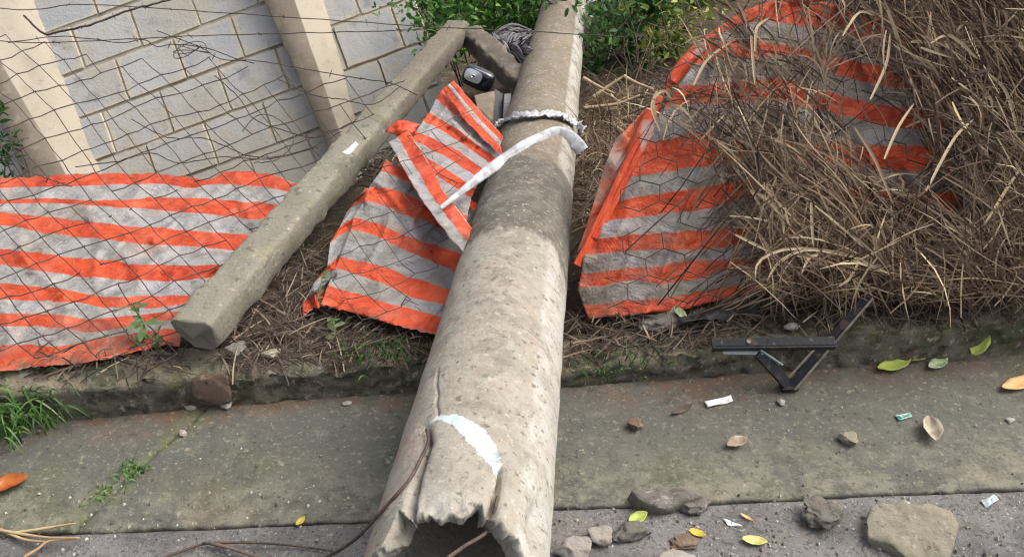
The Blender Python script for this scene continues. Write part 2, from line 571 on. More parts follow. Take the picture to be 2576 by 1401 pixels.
# ------------------------------------------------------------------ setting: road, pavement, kerb, ground
road_px = [(-900, 1378), (180, 1336), (520, 1324), (930, 1305), (1390, 1275), (1800, 1262), (2250, 1238), (2576, 1228), (3500, 1190)]
RP = [on_z(*p) for p in road_px]
RX, RY = [p.x for p in RP], [p.y for p in RP]
kerb_px = [(-900, 1120), (-100, 1075), (130, 1062), (300, 1045), (480, 1030), (655, 1011), (1030, 985), (1430, 972), (1522, 965), (1808, 945), (2200, 915), (2364, 909), (2576, 888), (3500, 830)]
KP = [on_z(*p) for p in kerb_px]
KX, KY = [p.x for p in KP], [p.y for p in KP]
def ext(x, X, Y):
    if x < X[0]:
        return Y[0] + (x - X[0]) * .02
    if x > X[-1]:
        return Y[-1] + (x - X[-1]) * .02
    return interp(X, Y, x)
def y_road(x):
    return ext(x, RX, RY)
def y_kerb(x):
    return ext(x, KX, KY)
KHX = [-9, -1.6, -.95, -.7, -.35, -.2, .0, .12, .5, .9, 1.6, 9]
KHZ = [.12, .12, .115, .085, .10, .075, .06, .06, .085, .115, .125, .125]
def kerb_h(x):
    return .88 * interp(KHX, KHZ, x) + .014 * fbm(x * 5, 2.2, 0, 3)

def axis_vals(lo, hi, flo, fhi, step, grow=1.35):
    a = list(np.arange(flo, fhi + 1e-6, step))
    s, x = step, fhi
    while x < hi:
        s *= grow
        x += s
        a.append(x)
    s, x = step, flo
    while x > lo:
        s *= grow
        x -= s
        a.insert(0, x)
    return a

# asphalt road as one sheet
xs = axis_vals(-60, 60, -1.3, 1.3, .02)
ts = [0, .004, .012, .03] + [.03 + .02 * k for k in range(1, 30)] + [.8, 1.2, 2, 4, 8, 20, 60]
rows, = [[]]
for t in reversed(ts):
    rows.append([(x, y_road(x) - .003 - t + (.003 * noise.noise((x * 30, t, 1)) if t < .02 else 0), -.004 + (.003 * fbm(x * 7, t * 7, 3) if t > .001 else -.02)) for x in xs])
mb = MB(); mb.grid(rows)
structure(mb.build('road', M_ROAD, origin=(0, 0, 0)))

# pavement slab with its diagonal joint cut in
joint = [on_z(*p) for p in ((150, 1352), (180, 1336), (262, 1262), (330, 1190), (400, 1128), (450, 1090), (498, 1042), (520, 1020))]
JP = [(p.x, p.y) for p in joint]
xs = axis_vals(-60, 60, -1.35, 1.35, .0075, 1.5)
NR = 70
rows, edge, soil, moss = [], [], [], []
for i in range(-3, NR + 1):
    row = []
    for x in xs:
        ya, yb = y_road(x), y_kerb(x) + .03
        if i < 0:
            t = 0
            z = -.010 * -i
        else:
            t = i / NR
            z = 0
        y = ya + (yb - ya) * t
        jag = .004 * noise.noise((x * 40, 3, 0)) + .006 * noise.noise((x * 9, 5, 0))
        y += jag * (1 - t)
        if i >= 0:
            z += .0035 * fbm(x * 6, y * 6, 0, 4) - (.002 if i == 0 else 0)
            if -1.4 < x < -.4:
                d, _ = seg_dist((x, y), JP)
                d += .004 * noise.noise((x * 50, y * 50, 2))
                z -= .016 * math.exp(-(d / .005) ** 2)
                ms = math.exp(-(d / .035) ** 2)
            else:
                ms = 0
        else:
            ms = 0
        row.append((x, y, z))
        edge.append(1 - sstep(.0, .55, t + .12 * noise.noise((x * 4, y * 4, 7))))
        soil.append(sstep(.62, 1.0, t + .18 * noise.noise((x * 3, y * 3, 9))))
        moss.append(ms)
    rows.append(row)
mb = MB(); mb.grid(rows)
structure(mesh_obj('pavement', mb.v, mb.f, M_PAVE, attrs={'edge': edge, 'soil': soil, 'moss': moss}, origin=(0, 0, 0)))

# kerb swept along the back of the pavement
xs = axis_vals(-60, 60, -1.7, 1.9, .009, 1.5)
prof = []
for k in range(10):
    prof.append((-.004 + .012 * k / 9, k / 9, 0))          # face
for k in range(1, 6):
    a_ = k / 5 * math.pi / 2
    prof.append((.008 + .018 * math.sin(a_) * 1.0, 1.0, 1))
for k in range(1, 10):
    prof.append((.026 + .12 * k / 9, 1.0, 1))
prof.append((.15, .2, 1))
rows, top = [], []
for j, (dy, hz, tp) in enumerate(prof):
    row = []
    for x in xs:
        h = kerb_h(x)
        y0 = y_kerb(x)
        rnd = .012 if (tp and dy < .02) else 0
        n1 = fbm(x * 14, dy * 30 + hz * 3, 1.5, 4)
        n2 = fbm(x * 5, hz * 2, 6.5, 3)
        n3 = fbm(x * 34, dy * 70 + hz * 6, 3.5, 3)
        z = -.01 + (h + .01) * hz - rnd * .6 + ((.009 * n1 + .006 * n3) if hz > .1 else 0)
        y = y0 + dy + (.009 * n1 + .006 * n3) * (1 if not tp else .4) + .008 * n2 * (hz)
        row.append((x, y, z))
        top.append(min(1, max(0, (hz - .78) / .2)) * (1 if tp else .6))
    rows.append(row)
mb = MB(); mb.grid(rows)
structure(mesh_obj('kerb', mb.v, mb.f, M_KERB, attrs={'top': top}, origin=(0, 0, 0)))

# pole axis (needed by the ground, which it presses into)
PA = at_depth(1149, 1424, 1.552)
PB = at_depth(1427, -28, 5.30)
PA = PA - (PB - PA).normalized() * .022
PLEN = (PB - PA).length
PD = (PB - PA).normalized()
def pole_r(a):
    return .160 + (.1155 - .160) * a / PLEN
def pole_dist(p):
    d = Vector(p) - PA
    a = d.dot(PD)
    return (d - PD * a).length, a

POST_A = on_z(486, 852, .185)
POST_B = at_depth(1152, 80, 4.05)
def terrain(x, y):
    d = y - (y_kerb(x) + .12)
    xb = POST_A.x + (y - POST_A.y) * (POST_B.x - POST_A.x) / (POST_B.y - POST_A.y)
    Lf = sstep(.02, .42, xb - x)
    if y > POST_B.y:
        Lf = Lf * 1.0
    g = .085 - .13 * max(0, d - .25)
    s = .085 - .72 * max(0, d - .42)
    s = max(s, -1.75)
    g = max(g, -.9)
    z = g * (1 - Lf) + s * Lf
    # the bank under the dry grass is a little higher
    z += .10 * sstep(.5, 1.3, x) * sstep(.1, .7, d)
    z += .022 * fbm(x * 4, y * 4, 1, 4)
    if d > -.02 and y < 6 and abs(x) < 1.5:
        ddx = abs(x - (PA.x + PD.x * (y - PA.y) / PD.y))
        z -= .05 * math.exp(-(ddx / .16) ** 2)
    return z
xs = axis_vals(-70, 70, -2.2, 2.4, .025, 1.4)
dys = [0, .01] + [.02 + .02 * k for k in range(1, 170)]
s_, v_ = .03, dys[-1]
while v_ < 90:
    s_ *= 1.35
    v_ += s_
    dys.append(v_)
rows = []
for dy in dys:
    rows.append([(x, y_kerb(x) + .13 + dy, terrain(x, y_kerb(x) + .13 + dy) - (.12 if dy == 0 else 0)) for x in xs])
mb = MB(); mb.grid(rows)
structure(mb.build('ground', M_SOIL, origin=(0, 0, 0)))

# ------------------------------------------------------------------ fallen concrete pole
def pole_hit(px, py):
    r_ = ray(px, py)
    t = .8
    for _ in range(4000):
        p = CAMLOC + r_ * t
        d, a = pole_dist(p)
        if d <= pole_r(a) + .0005:
            return p
        t += max(.0004, (d - pole_r(a)) * .45)
        if t > 9:
            break
    return at_depth(px, py, 3)
UPV = Vector((0, 0, 1))
PE1 = PD.cross(UPV).normalized()          # to the right
PE2 = PE1.cross(PD).normalized()          # up
def pole_pt(a, th, r):
    return PA + PD * a + (PE1 * math.sin(th) + PE2 * math.cos(th)) * r
def a_of_top(py):
    lo, hi = 0.0, PLEN
    for _ in range(40):
        mid = (lo + hi) / 2
        if proj(pole_pt(mid, .1, pole_r(mid)))[1] > py:
            lo = mid
        else:
            hi = mid
    return lo
A_LIGHT, A_RING = a_of_top(588), a_of_top(392)
crackL = [(1072, 1082), (1078, 1112), (1052, 1185), (1034, 1260), (1026, 1345)]
crackR = [(1264, 1172), (1257, 1222), (1240, 1285), (1222, 1335)]
crackS = [(1102, 930), (1097, 960), (1103, 990), (1098, 1015), (1104, 1042)]
crackT = [(1225, 1010), (1232, 1060), (1226, 1095)]
arc = [(1083, 1060, 2), (1105, 1049, 4), (1147, 1056, 13), (1176, 1078, 22), (1204, 1103, 24), (1229, 1135, 21), (1250, 1166, 14), (1254, 1193, 6)]
aw = [a_[2] for a_ in arc]
pole = thing('concrete_pole', 'broken grey concrete utility pole lying across the kerb with a hollow jagged end', 'utility pole', (PA.x, PA.y, 0))
NTH = 300
ths = []
for k in range(NTH):
    u = k / NTH * 2 - 1
    ths.append(math.pi * (u * .62 + .38 * u ** 3))      # denser towards the top
alist = [.0055 * k for k in range(150)]
while alist[-1] < PLEN:
    alist.append(alist[-1] + .02)
alist[-1] = PLEN
JT = [-3.15, -1.0, -.70, -.64, -.60, -.52, -.40, -.22, -.10, .04, .14, .22, .28, .33, .40, .52, .62, .80, .95, 3.15]
JA = [-.05, -.055, -.048, -.02, .020, .006, -.010, -.006, -.020, -.014, -.018, -.004, .022, .024, .004, .010, -.004, -.012, -.045, -.05]
def jag(th):
    return interp(JT, JA, th) + .007 * fbm(math.sin(th) * 4, math.cos(th) * 4, 2.5, 3) + .004 * fbm(math.sin(th) * 13, math.cos(th) * 13, 6, 2)
P_ = {th: (math.sin(th) * 22, math.cos(th) * 22) for th in ths}
rows = []
A_light, A_dark, A_streak, A_lime, A_rusty, A_paint = [], [], [], [], [], []
def pole_attr(P, a, th):
    nz = fbm(P.x * 9, P.y * 9, P.z * 9, 4)
    lb = sstep(.012, -.012, a - (A_LIGHT + .028 * fbm(th * 6, 1, 3, 4) - .05 * sstep(.8, 1.4, th) + .03 * math.cos(th)))
    rb = sstep(.02, -.02, a - (A_RING + .012 * nz))
    A_light.append(lb)
    A_dark.append(rb * (1 - lb) * 1.0 + .25 * (1 - rb) * max(0, nz))
    A_streak.append(lb * math.exp(-((th - .12 + .1 * nz) / .38) ** 2) * sstep(.15, .5, a))
    lw = .15 + .08 * nz
    A_lime.append((.9 * lb + .75 * (1 - rb) + .12) * sstep(.80 - lw * .6, .86 - lw * .3, th) * (1 - sstep(1.5, 2.0, th)))
    A_rusty.append(lb * sstep(-.55, -.95, th) * sstep(.75, .25, abs(a - .35)) + .35 * lb * (1 if abs(nz) > .3 else 0))
for ia, a in enumerate(alist):
    row = []
    for th in ths:
        j = jag(th) if a < .3 else 0
        aa = a + j * max(0, 1 - a / .22) ** 1.5
        r_ = pole_r(aa)
        P = pole_pt(aa, th, r_)
        r_ += .0022 * fbm(P.x * 11, P.y * 11, P.z * 11, 4) + .0012 * math.sin(aa * 7)
        if abs(aa - A_RING) < .12:
            r_ += .005 * (1 - sstep(0, .03, aa - A_RING)) - .0035
        pm = 0
        if aa < .75 and abs(th) < 1.5:
            x_, y_, _ = proj(P)
            d1, t1 = seg_dist((x_, y_), crackL)
            d2, t2 = seg_dist((x_, y_), crackR)
            n_ = 3.5 * noise.noise((P.x * 60, P.y * 60, 1))
            w1 = 3.0 + 1.9 * t1
            w2 = 2.5 + 2.4 * t2
            g1 = math.exp(-((d1 + n_) / w1) ** 2)
            g2 = math.exp(-((d2 + n_) / w2) ** 2)
            r_ -= .020 * max(g1, g2) + .008 * math.exp(-(d1 / 14) ** 2) + .008 * math.exp(-(d2 / 14) ** 2)
            d4, _ = seg_dist((x_, y_), crackS)
            r_ -= .006 * math.exp(-((d4 + n_ * .6) / 2.6) ** 2)
            # spalled rough face towards the broken end, and the small scoop above the slab
            sp = sstep(1230, 1290, y_) * (1 - sstep(60, 110, abs(x_ - 1130)))
            r_ += .007 * sp * fbm(P.x * 38, P.y * 38, P.z * 38, 3)
            d3 = math.hypot((x_ - 1350) / 22, (y_ - 1310) / 55)
            r_ -= .018 * math.exp(-d3 ** 2)
            dp, tp = seg_dist((x_, y_), arc)
            hw = interp(range(len(aw)), aw, tp)
            pm = max(0, min(1, .5 + (hw - dp) / 14))
        P = pole_pt(aa, th, r_)
        row.append(P)
        pole_attr(P, aa, th)
        A_paint.append(pm)
        if aa < .3 and abs(th) < .9:
            x_, y_, _ = proj(P)
            A_lime[-1] = max(A_lime[-1], .8 * sstep(1190, 1290, y_) * sstep(-.62, -.5, th) * sstep(.4, .3, th))
    rows.append(row)
outer = rows
# broken face and inner bore
ring0 = outer[0]
inner = []
steps = [(.10, -.004), (.3, -.006), (.5, .002), (.7, .008), (.9, .014), (1.0, .03)]
for s_, da in steps:
    row = []
    for k, th in enumerate(ths):
        r0, r1 = .160, .109
        rr = r0 + (r1 - r0) * s_ + .005 * fbm(math.sin(th) * 26, math.cos(th) * 26, s_ * 9, 3) + .004 * fbm(math.sin(th) * 8, math.cos(th) * 8, s_ * 4, 3)
        aa = jag(th) * (1 - .5 * s_) + da + .003 * fbm(math.sin(th) * 30, math.cos(th) * 30, s_ * 8, 3) + .008 * fbm(math.sin(th) * 12, math.cos(th) * 12, s_ * 5, 3) + (.02 * s_ if -.62 < th < .38 else 0)
        P = pole_pt(aa, th, rr)
        row.append(P)
    inner.append(row)
for a in (.08, .15, .25, .4, .7, 1.1, 1.5):
    inner.append([pole_pt(a, th, .109) for th in ths])
inner.append([pole_pt(1.55, th, .004) for th in ths])
far_cap = [[pole_pt(PLEN + .004, th, pole_r(PLEN) * f_) for th in ths] for f_ in (.93, .6, .3, .02)]
allrows = list(reversed(inner)) + outer + far_cap
def fill(lst, n0, n1, v=0.0):
    return [v] * n0 + lst + [v] * n1
n0, n1 = len(inner) * NTH, len(far_cap) * NTH
mb = MB(); mb.grid(allrows, closed=True)
lit = [.8] * n0
mesh_obj('shaft', mb.v, mb.f, M_POLE, pole, attrs={
    'light': [0.75] * n0 + A_light + [0] * n1, 'dark': fill(A_dark, n0, n1), 'streak': fill(A_streak, n0, n1),
    'lime': [0.25] * n0 + A_lime + [0] * n1, 'rusty': fill(A_rusty, n0, n1), 'paint_or_lit_flank': fill(A_paint, n0, n1)})
# reinforcing bars
mb = MB()
pts = [pole_hit(x, y) for x, y in ((1073, 1080), (1077, 1112), (1055, 1160), (1034, 1200), (1005, 1235), (975, 1268), (945, 1302))]
pts = [p + (CAMLOC - p).normalized() * (.002 + .003 * i) for i, p in enumerate(pts[:5])]
d5 = proj(pts[4])[2]
pts += [at_depth(x, y, d5 + dd) for x, y, dd in ((975, 1268, .005), (945, 1302, .015), (905, 1346, .04), (862, 1378, .08), (815, 1404, .13), (760, 1440, .19))]
mb.tube(smoothpts(pts, 60), .0031, 8)
mb.build('rebar', M_REBAR, pole)
mb = MB()
pts = [pole_hit(1252, 1238) - PE2 * .01, pole_hit(1243, 1275) - PE2 * .012, at_depth(1238, 1318, 1.50), at_depth(1215, 1345, 1.46), at_depth(1170, 1372, 1.43), at_depth(1125, 1404, 1.40), at_depth(1080, 1440, 1.38)]
mb.tube(smoothpts(pts, 30), .0033, 8)
mb.build('rebar', M_REBAR, pole)

# white plastic straps
def ring_strap(px_pts, wd, name, label, seed, crump=.006):
    mb = MB()
    P = [pole_hit(*p) for p in px_pts]
    P = smoothpts(P, 90)
    rows = []
    for i, p in enumerate(P):
        d, a = pole_dist(p)
        nrm = (p - PA - PD * a).normalized()
        row = []
        for k in range(9):
            s_ = k / 8 - .5
            q = p + PD * (s_ * wd * (1 + .35 * noise.noise((i * .12, seed, 0))) + .012 * noise.noise((i * .09, seed, 4)))
            q += nrm * (.006 + crump * (.6 + fbm(i * .22, k * .6, seed, 4)))
            row.append(q)
        rows.append(row)
    mb.grid(rows)
    o = solid(mb.build(name, M_STRAP))
    return tag(o, label, 'strap', 'white plastic straps on the pole')
ring_strap([(1256, 326), (1268, 312), (1300, 302), (1345, 297), (1392, 296), (1420, 306), (1440, 318), (1459, 334)], .052, 'plastic_strap',
           'crumpled white plastic strap wound round the pole, the higher of the two', 3.3, .017)
mb = MB()
P = [at_depth(1108, 524, 2.52), at_depth(1160, 483, 2.58), at_depth(1215, 440, 2.66), at_depth(1270, 400, 2.76)]
P += [pole_hit(x, y) + (CAMLOC - pole_hit(x, y)).normalized() * .018 for x, y in ((1318, 366), (1360, 346), (1398, 332))]
P += [pole_hit(x, y) + Vector((.004, 0, .010)) for x, y in ((1428, 352), (1450, 372), (1462, 388))]
P = smoothpts(P, 80)
rows = []
for i, p in enumerate(P):
    t = i / 79
    d = (P[min(i + 1, 79)] - P[max(i - 1, 0)]).normalized()
    view = (CAMLOC - p).normalized()
    sd_ = d.cross(view).normalized()
    ww = (.012 + .022 * sstep(.0, .35, t)) * (1 + .12 * math.sin(t * 9)) + .010 * sstep(.6, .8, t)
    row = []
    for k in range(7):
        s_ = k / 6 - .5
        row.append(p + sd_ * s_ * ww + view * (.006 * math.cos(s_ * 3) + .004 * fbm(i * .2, k * .6, 8, 2)))
    rows.append(row)
mb.grid(rows)
tag(solid(mb.build('plastic_strap', M_STRAP)), 'taut narrow white plastic strap running from the pole down onto the orange sheet', 'strap', 'white plastic straps on the pole')

# ------------------------------------------------------------------ fallen fence post with angled arm
def post_box(A, B, wd, ht, n=70, taper=1.0, seed=1, name='shaft', mat=None, parent=None, wob=.006, endcut=0):
    ax = (B - A).normalized()
    sx = ax.cross(Vector((0, 0, 1))).normalized()
    up = sx.cross(ax)
    rows = []
    sec = []
    c = .22
    for q in range(32):
        t = q / 32 * 2 * math.pi
        e = .30
        x = math.copysign(abs(math.cos(t)) ** e, math.cos(t))
        y = math.copysign(abs(math.sin(t)) ** e, math.sin(t))
        sec.append((x * .5 * (1 if y > .2 else .72 + .28 * (y + 1) / 1.2), y * .5))
    L_ = (B - A).length
    ts_ = [i / (n - 1) for i in range(n)]
    def ring(t, sc=1.0, da=0):
        row = []
        w_ = wd * (1 + (taper - 1) * t) * sc
        h_ = ht * (1 + (taper - 1) * t) * sc
        for (x, y) in sec:
            p = A + ax * (t * L_ + da) + sx * x * w_ + up * y * h_
            nn = fbm(p.x * 12, p.y * 12, p.z * 12 + seed, 4)
            p = p + (sx * x + up * y) * (nn + .5 * fbm(p.x * 45, p.y * 45, p.z * 45 + seed, 3)) * wob * 4
            if t < .06:
                p = p + ax * (.03 * (.5 - y) * (1 - t / .06) * endcut + .012 * nn)
            row.append(p)
        return row
    rows.append(ring(0, .02))
    rows.append(ring(0, .6))
    rows.append(ring(0, .92))
    for t in ts_:
        rows.append(ring(t))
    rows.append(ring(1, .92)); rows.append(ring(1, .02))
    mb = MB(); mb.grid(rows, closed=True)
    return mesh_obj(name, mb.v, mb.f, mat or M_POST, parent, attrs={'along': [0.0] * 96 + [t for t in ts_ for _ in range(32)] + [1.0] * 64})
post = thing('fence_post', 'toppled concrete fence post lying diagonally between the two orange sheets', 'fence post', (POST_A.x, POST_A.y, .1))
post_box(POST_A, POST_B,   .114, .112, 110, .93, 1, 'shaft', M_POST, post, endcut=1, wob=.0032)
ARM_B = at_depth(1322, 226, 3.86)
post_box(at_depth(1182, 92, 4.05), ARM_B, .105, .10, 50, .95, 4, 'angled_arm', M_ARM, post)

# ------------------------------------------------------------------ block wall on the lower ground
WD_ = 5.4
WO = at_depth(450, 200, WD_)
WX = (ROT @ Vector((1, .365, 0))).normalized()
WY = (ROT @ Vector((-.365, 1, 0))).normalized()
WN = ROT @ Vector((0, 0, 1))
def wl(x, y, z=0):
    return WO + WX * x + WY * y + WN * z
BW, BH = .375, .277
wall = thing('block_wall', 'leaning wall of pale grey concrete blocks with cream pilasters behind the wire mesh', 'wall', wl(0, -1.6))
mb = MB()
tones, rims, lows = [], [], []
x0w, x1w = -1.42, 1.50
y_off = -.018
for c in range(-6, 6):
    yb = y_off + c * BH
    sh = (.5 if c % 2 else 0) * BW + .05
    xk = math.floor((x0w - sh) / BW)
    while True:
        xa = max(x0w, xk * BW + sh)
        xb = min(x1w + .02 * ((c * 37) % 5 - 2), xk * BW + sh + BW)
        xk += 1
        if xa >= x1w:
            break
        if xb - xa < .04:
            continue
        g = .002 + .003 * random.random()
        gy = .004 + (.007 if c in (2, 1, 0) else .002) * random.random()
        zo = random.uniform(-.006, .006)
        rot = random.uniform(-.006, .006)
        tn = random.random()
        lx = [xa + g, xa + g + .004, xa + .05, (xa + xb) / 2, xb - .05, xb - g - .004, xb - g]
        ly = [yb + gy, yb + gy + .004, yb + .045, yb + BH / 2, yb + BH - .045, yb + BH - gy - .004, yb + BH - gy]
        rows = []
        for i, y in enumerate(ly):
            row = []
            for j, x in enumerate(lx):
                ed = i in (0, 6) or j in (0, 6)
                z = zo + (x - (xa + xb) / 2) * rot + (-.022 if ed else (-.0 if i in (1, 5) or j in (1, 5) else 0))
                jx = .006 * noise.noise((x * 14, y * 14, 3))
                row.append(wl(x + jx, y + jx, z))
                tones.append(tn)
                lows.append(sstep(-.30, -.62, y + .12 * noise.noise((x * 3, y * 3, 1))))
                rims.append(1.0 if (i in (0, 1, 5, 6) or j in (0, 1, 5, 6)) else 0.0)
            rows.append(row)
        mb.grid(rows)
# backing and end
mesh_obj('masonry', mb.v, mb.f, M_BLOCK, wall, attrs={'tone': tones, 'rim': rims, 'low': lows}, smooth=False)
mb = MB()
yT, yB = y_off + 6 * BH, y_off - 6 * BH
mb.box(wl((x0w + x1w) / 2, (yT + yB) / 2, -.013 - .07), WX * (x1w - x0w - .01) * .5, WY * (yT - yB) * .5, WN * .07)
mb.build('mortar_bed', M_MORTAR, wall, smooth=False)
def pilaster(el, em, er, h):
    """prow-shaped: flat front xl..xm standing proud, right flank sloping to xr"""
    rows, pa = [], []
    ny = 60
    for i in range(ny):
        y = yB + (yT - yB) * i / (ny - 1)
        row = []
        k = .010 * fbm(y * 6, el[0], 0, 3)
        xl, xm, xr = (e[0] + e[1] * y for e in (el, em, er))
        sec = [(xl, -.02), (xl, h * .5), (xl + .006, h - .01), (xl + .015, h), ((xl + xm) / 2, h + .004), (xm - .006, h), (xm, h - .004), ((xm + xr) / 2, h * .52), (xr - .01, .012), (xr, -.02)]
        for (x, z) in sec:
            n_ = .004 * fbm(x * 12, y * 12, z * 12, 3)
            row.append(wl(x + n_ + k * .3, y, z + n_))
            pa.append(1.0 if x >= xm - 1e-6 else 0.0)  # mask of the sunlit flank; the front keeps the shaded tan
        rows.append(row)
    mb = MB(); mb.grid(rows)
    return mesh_obj('pilaster', mb.v, mb.f, M_PILA, wall, attrs={'paint_or_lit_flank': pa})
def wloc(px, py):
    p = on_plane(px, py, WO, WN) - WO
    return p.dot(WX), p.dot(WY)
def edge_line(p, q):
    (xa, ya), (xb, yb) = wloc(*p), wloc(*q)
    k = (xb - xa) / (yb - ya)
    return xa - k * ya, k
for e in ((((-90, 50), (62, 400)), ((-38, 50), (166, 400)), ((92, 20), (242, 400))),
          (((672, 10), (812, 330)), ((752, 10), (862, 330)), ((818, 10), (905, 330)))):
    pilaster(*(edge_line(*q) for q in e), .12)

# ------------------------------------------------------------------ fallen wire fence on the left
def fence_z(y):
    return .150 + .33 * max(0, y - 2.55)
def fence_surf(px, py, lift=0.0):
    r_ = ray(px, py)
    t = 1.2
    for _ in range(400):
        p = CAMLOC + r_ * t
        g = p.z - (fence_z(p.y) + lift)
        if g < .0005:
            break
        t += max(.001, g * .8)
    return p
fence = thing('wire_fence', 'rusty wire mesh fence flattened over the striped sheet and the block wall', 'fence', (-1.0, 1.75, .1))
def left_of_post(px, py):
    # post centre line in reference pixels
    xc = np.interp(py, [80, 211, 400, 600, 800, 870], [1150, 1040, 880, 700, 520, 470])
    return px < xc
mb = MB()
A_, B_ = np.array((56.0, -21.0)), np.array((41.0, 45.0))
def warp(q):
    x, y = q
    wx = 16 * noise.noise((x / 170, y / 170, 1.3)) + 7 * noise.noise((x / 55, y / 55, 4.1))
    wy = 18 * noise.noise((x / 190, y / 190, 7.3)) + 7 * noise.noise((x / 60, y / 60, 2.1))
    return x + wx, y + wy
def okp(q):
    if not left_of_post(*q):
        return False
    top = np.interp(q[0], [-300, 0, 200, 420, 600, 900, 1100], [40, 60, 120, 130, 150, 200, 180])
    return top < q[1] < 925 and -260 < q[0] < 1080
def node(i, j):
    q = A_ * i + B_ * j + np.array((-300.0, 150.0))
    return warp(q)
for i in range(-26, 40):
    for j in range(-14, 36):
        q0 = node(i, j)
        if not okp(q0):
            continue
        for di, dj in ((1, 0), (0, 1)):
            q1 = node(i + di, j + dj)
            if not okp(q1):
                continue
            rnd = random.Random(i * 977 + j * 31 + di)
            if rnd.random() < .05:
                continue
            pm = ((q0[0] + q1[0]) / 2 + rnd.uniform(-3, 3), (q0[1] + q1[1]) / 2 + rnd.uniform(-3, 3) + 2)
            lf = .004 * noise.noise((i, j, .5))
            P = [fence_surf(*q, lf + .008 * noise.noise((q[0] / 90, q[1] / 90, 0))) for q in (q0, pm, q1)]
            mb.tube(P, .0020, 4, cap=False)
        # twisted knot at each node
        if random.random() < .5:
            p = fence_surf(*q0, .003)
            mb.tube([p - Vector((.004, .004, 0)), p, p + Vector((.004, .004, .002))], .0024, 4)
mb.build('wire_mesh', M_WIRE, fence)
MESH_NODE = node
strands = [
    [(-120, 5), (60, 26), (200, 12), (430, 24), (679, 41), (856, 53), (1046, 66), (1200, 74), (1370, 82), (1572, 94)],
    [(-100, 95), (90, 108), (340, 98), (520, 90), (760, 84), (980, 78), (1130, 70)],
    [(60, 40), (110, 85), (150, 80), (230, 62), (330, 25), (420, 2), (520, -30)],
    [(395, 78), (500, 118), (560, 150), (645, 153), (746, 170), (856, 190), (920, 200), (990, 212), (1050, 240)],
    [(20, 108), (160, 92), (300, 108), (360, 100), (395, 118), (440, 112), (520, 122), (600, 150), (640, 160)],
    [(-60, 300), (60, 420), (180, 470)],
    [(190, 420), (300, 405), (380, 385), (450, 410), (560, 395), (680, 400), (800, 370)],
    [(330, 300), (420, 345), (520, 350), (640, 395), (760, 380), (860, 330)],
    [(540, 190), (600, 245), (640, 300), (720, 330), (800, 345), (900, 300)],
    [(700, 200), (790, 240), (860, 250), (940, 262), (1010, 215)],
    [(610, 330), (650, 290), (700, 300), (740, 350), (700, 400), (640, 410)],
]
for k, st in enumerate(strands):
    mb = MB()
    P = smoothpts([fence_surf(x, y, .05 + .02 * math.sin(k * 2 + i)) for i, (x, y) in enumerate(st)], 70)
    P = [p + Vector((0, 0, .004 * noise.noise((i * .4, k, 0)))) for i, p in enumerate(P)]
    mb.tube(P, .0019 if k != 2 else .0042, 5)
    for i in (range(5, 68, 9) if k < 6 else ()):
        d = Vector((random.uniform(-1, 1), random.uniform(-1, 1), random.uniform(-1, 1))).normalized() * .014
        mb.tube([P[i] - d, P[i], P[i] + d], .0015, 4)
    mb.build('barbed_strand', M_WIRE, fence)
# small coil of wire in the fence
mb = MB()
P = []
for k in range(60):
    t = k / 59 * 5.5 * math.pi
    rr = .045 + .012 * math.sin(t * .7)
    q = at_depth(480, 128, 3.42)
    P.append(q + Vector((rr * math.cos(t) * 1.3, rr * math.sin(t) * .8, .02 * math.sin(t * 1.3))))
mb.tube(P, .0016, 5)
mb.build('wire_coil', M_WIRE, fence)

# ------------------------------------------------------------------ barrier sheets
def Z4(x, y): return x * .3733, 428 + y * .3733
def Z5(x, y): return 808.6 + x * .3733, 428 + y * .3733
def Z2(x, y): return 808.6 + x * .3395, y * .3395
def Z3(x, y): return 1617 + x * .3722, y * .3722
def Z6(x, y): return 1617 + x * .3733, 428 + y * .3733
def resample(pts, n):
    """polyline in pixels -> n smooth points spaced by x-independent arc length"""
    P = [Vector((p[0], p[1], 0)) for p in pts]
    L_ = [0]
    for a_, b_ in zip(P, P[1:]):
        L_.append(L_[-1] + (b_ - a_).length)
    out = []
    for i in range(n):
        s_ = L_[-1] * i / (n - 1)
        k = 0
        while k < len(P) - 2 and L_[k + 1] < s_:
            k += 1
        u = (s_ - L_[k]) / max(1e-6, L_[k + 1] - L_[k])
        p0, p1, p2, p3 = P[max(k - 1, 0)], P[k], P[k + 1], P[min(k + 2, len(P) - 1)]
        lin_ = p1.lerp(p2, u)
        cat = .5 * ((2 * p1) + (p2 - p0) * u + (2 * p0 - 5 * p1 + 4 * p2 - p3) * u * u + (3 * p1 - p0 - 3 * p2 + p3) * u ** 3)
        out.append(lin_.lerp(cat, .6))
    return out
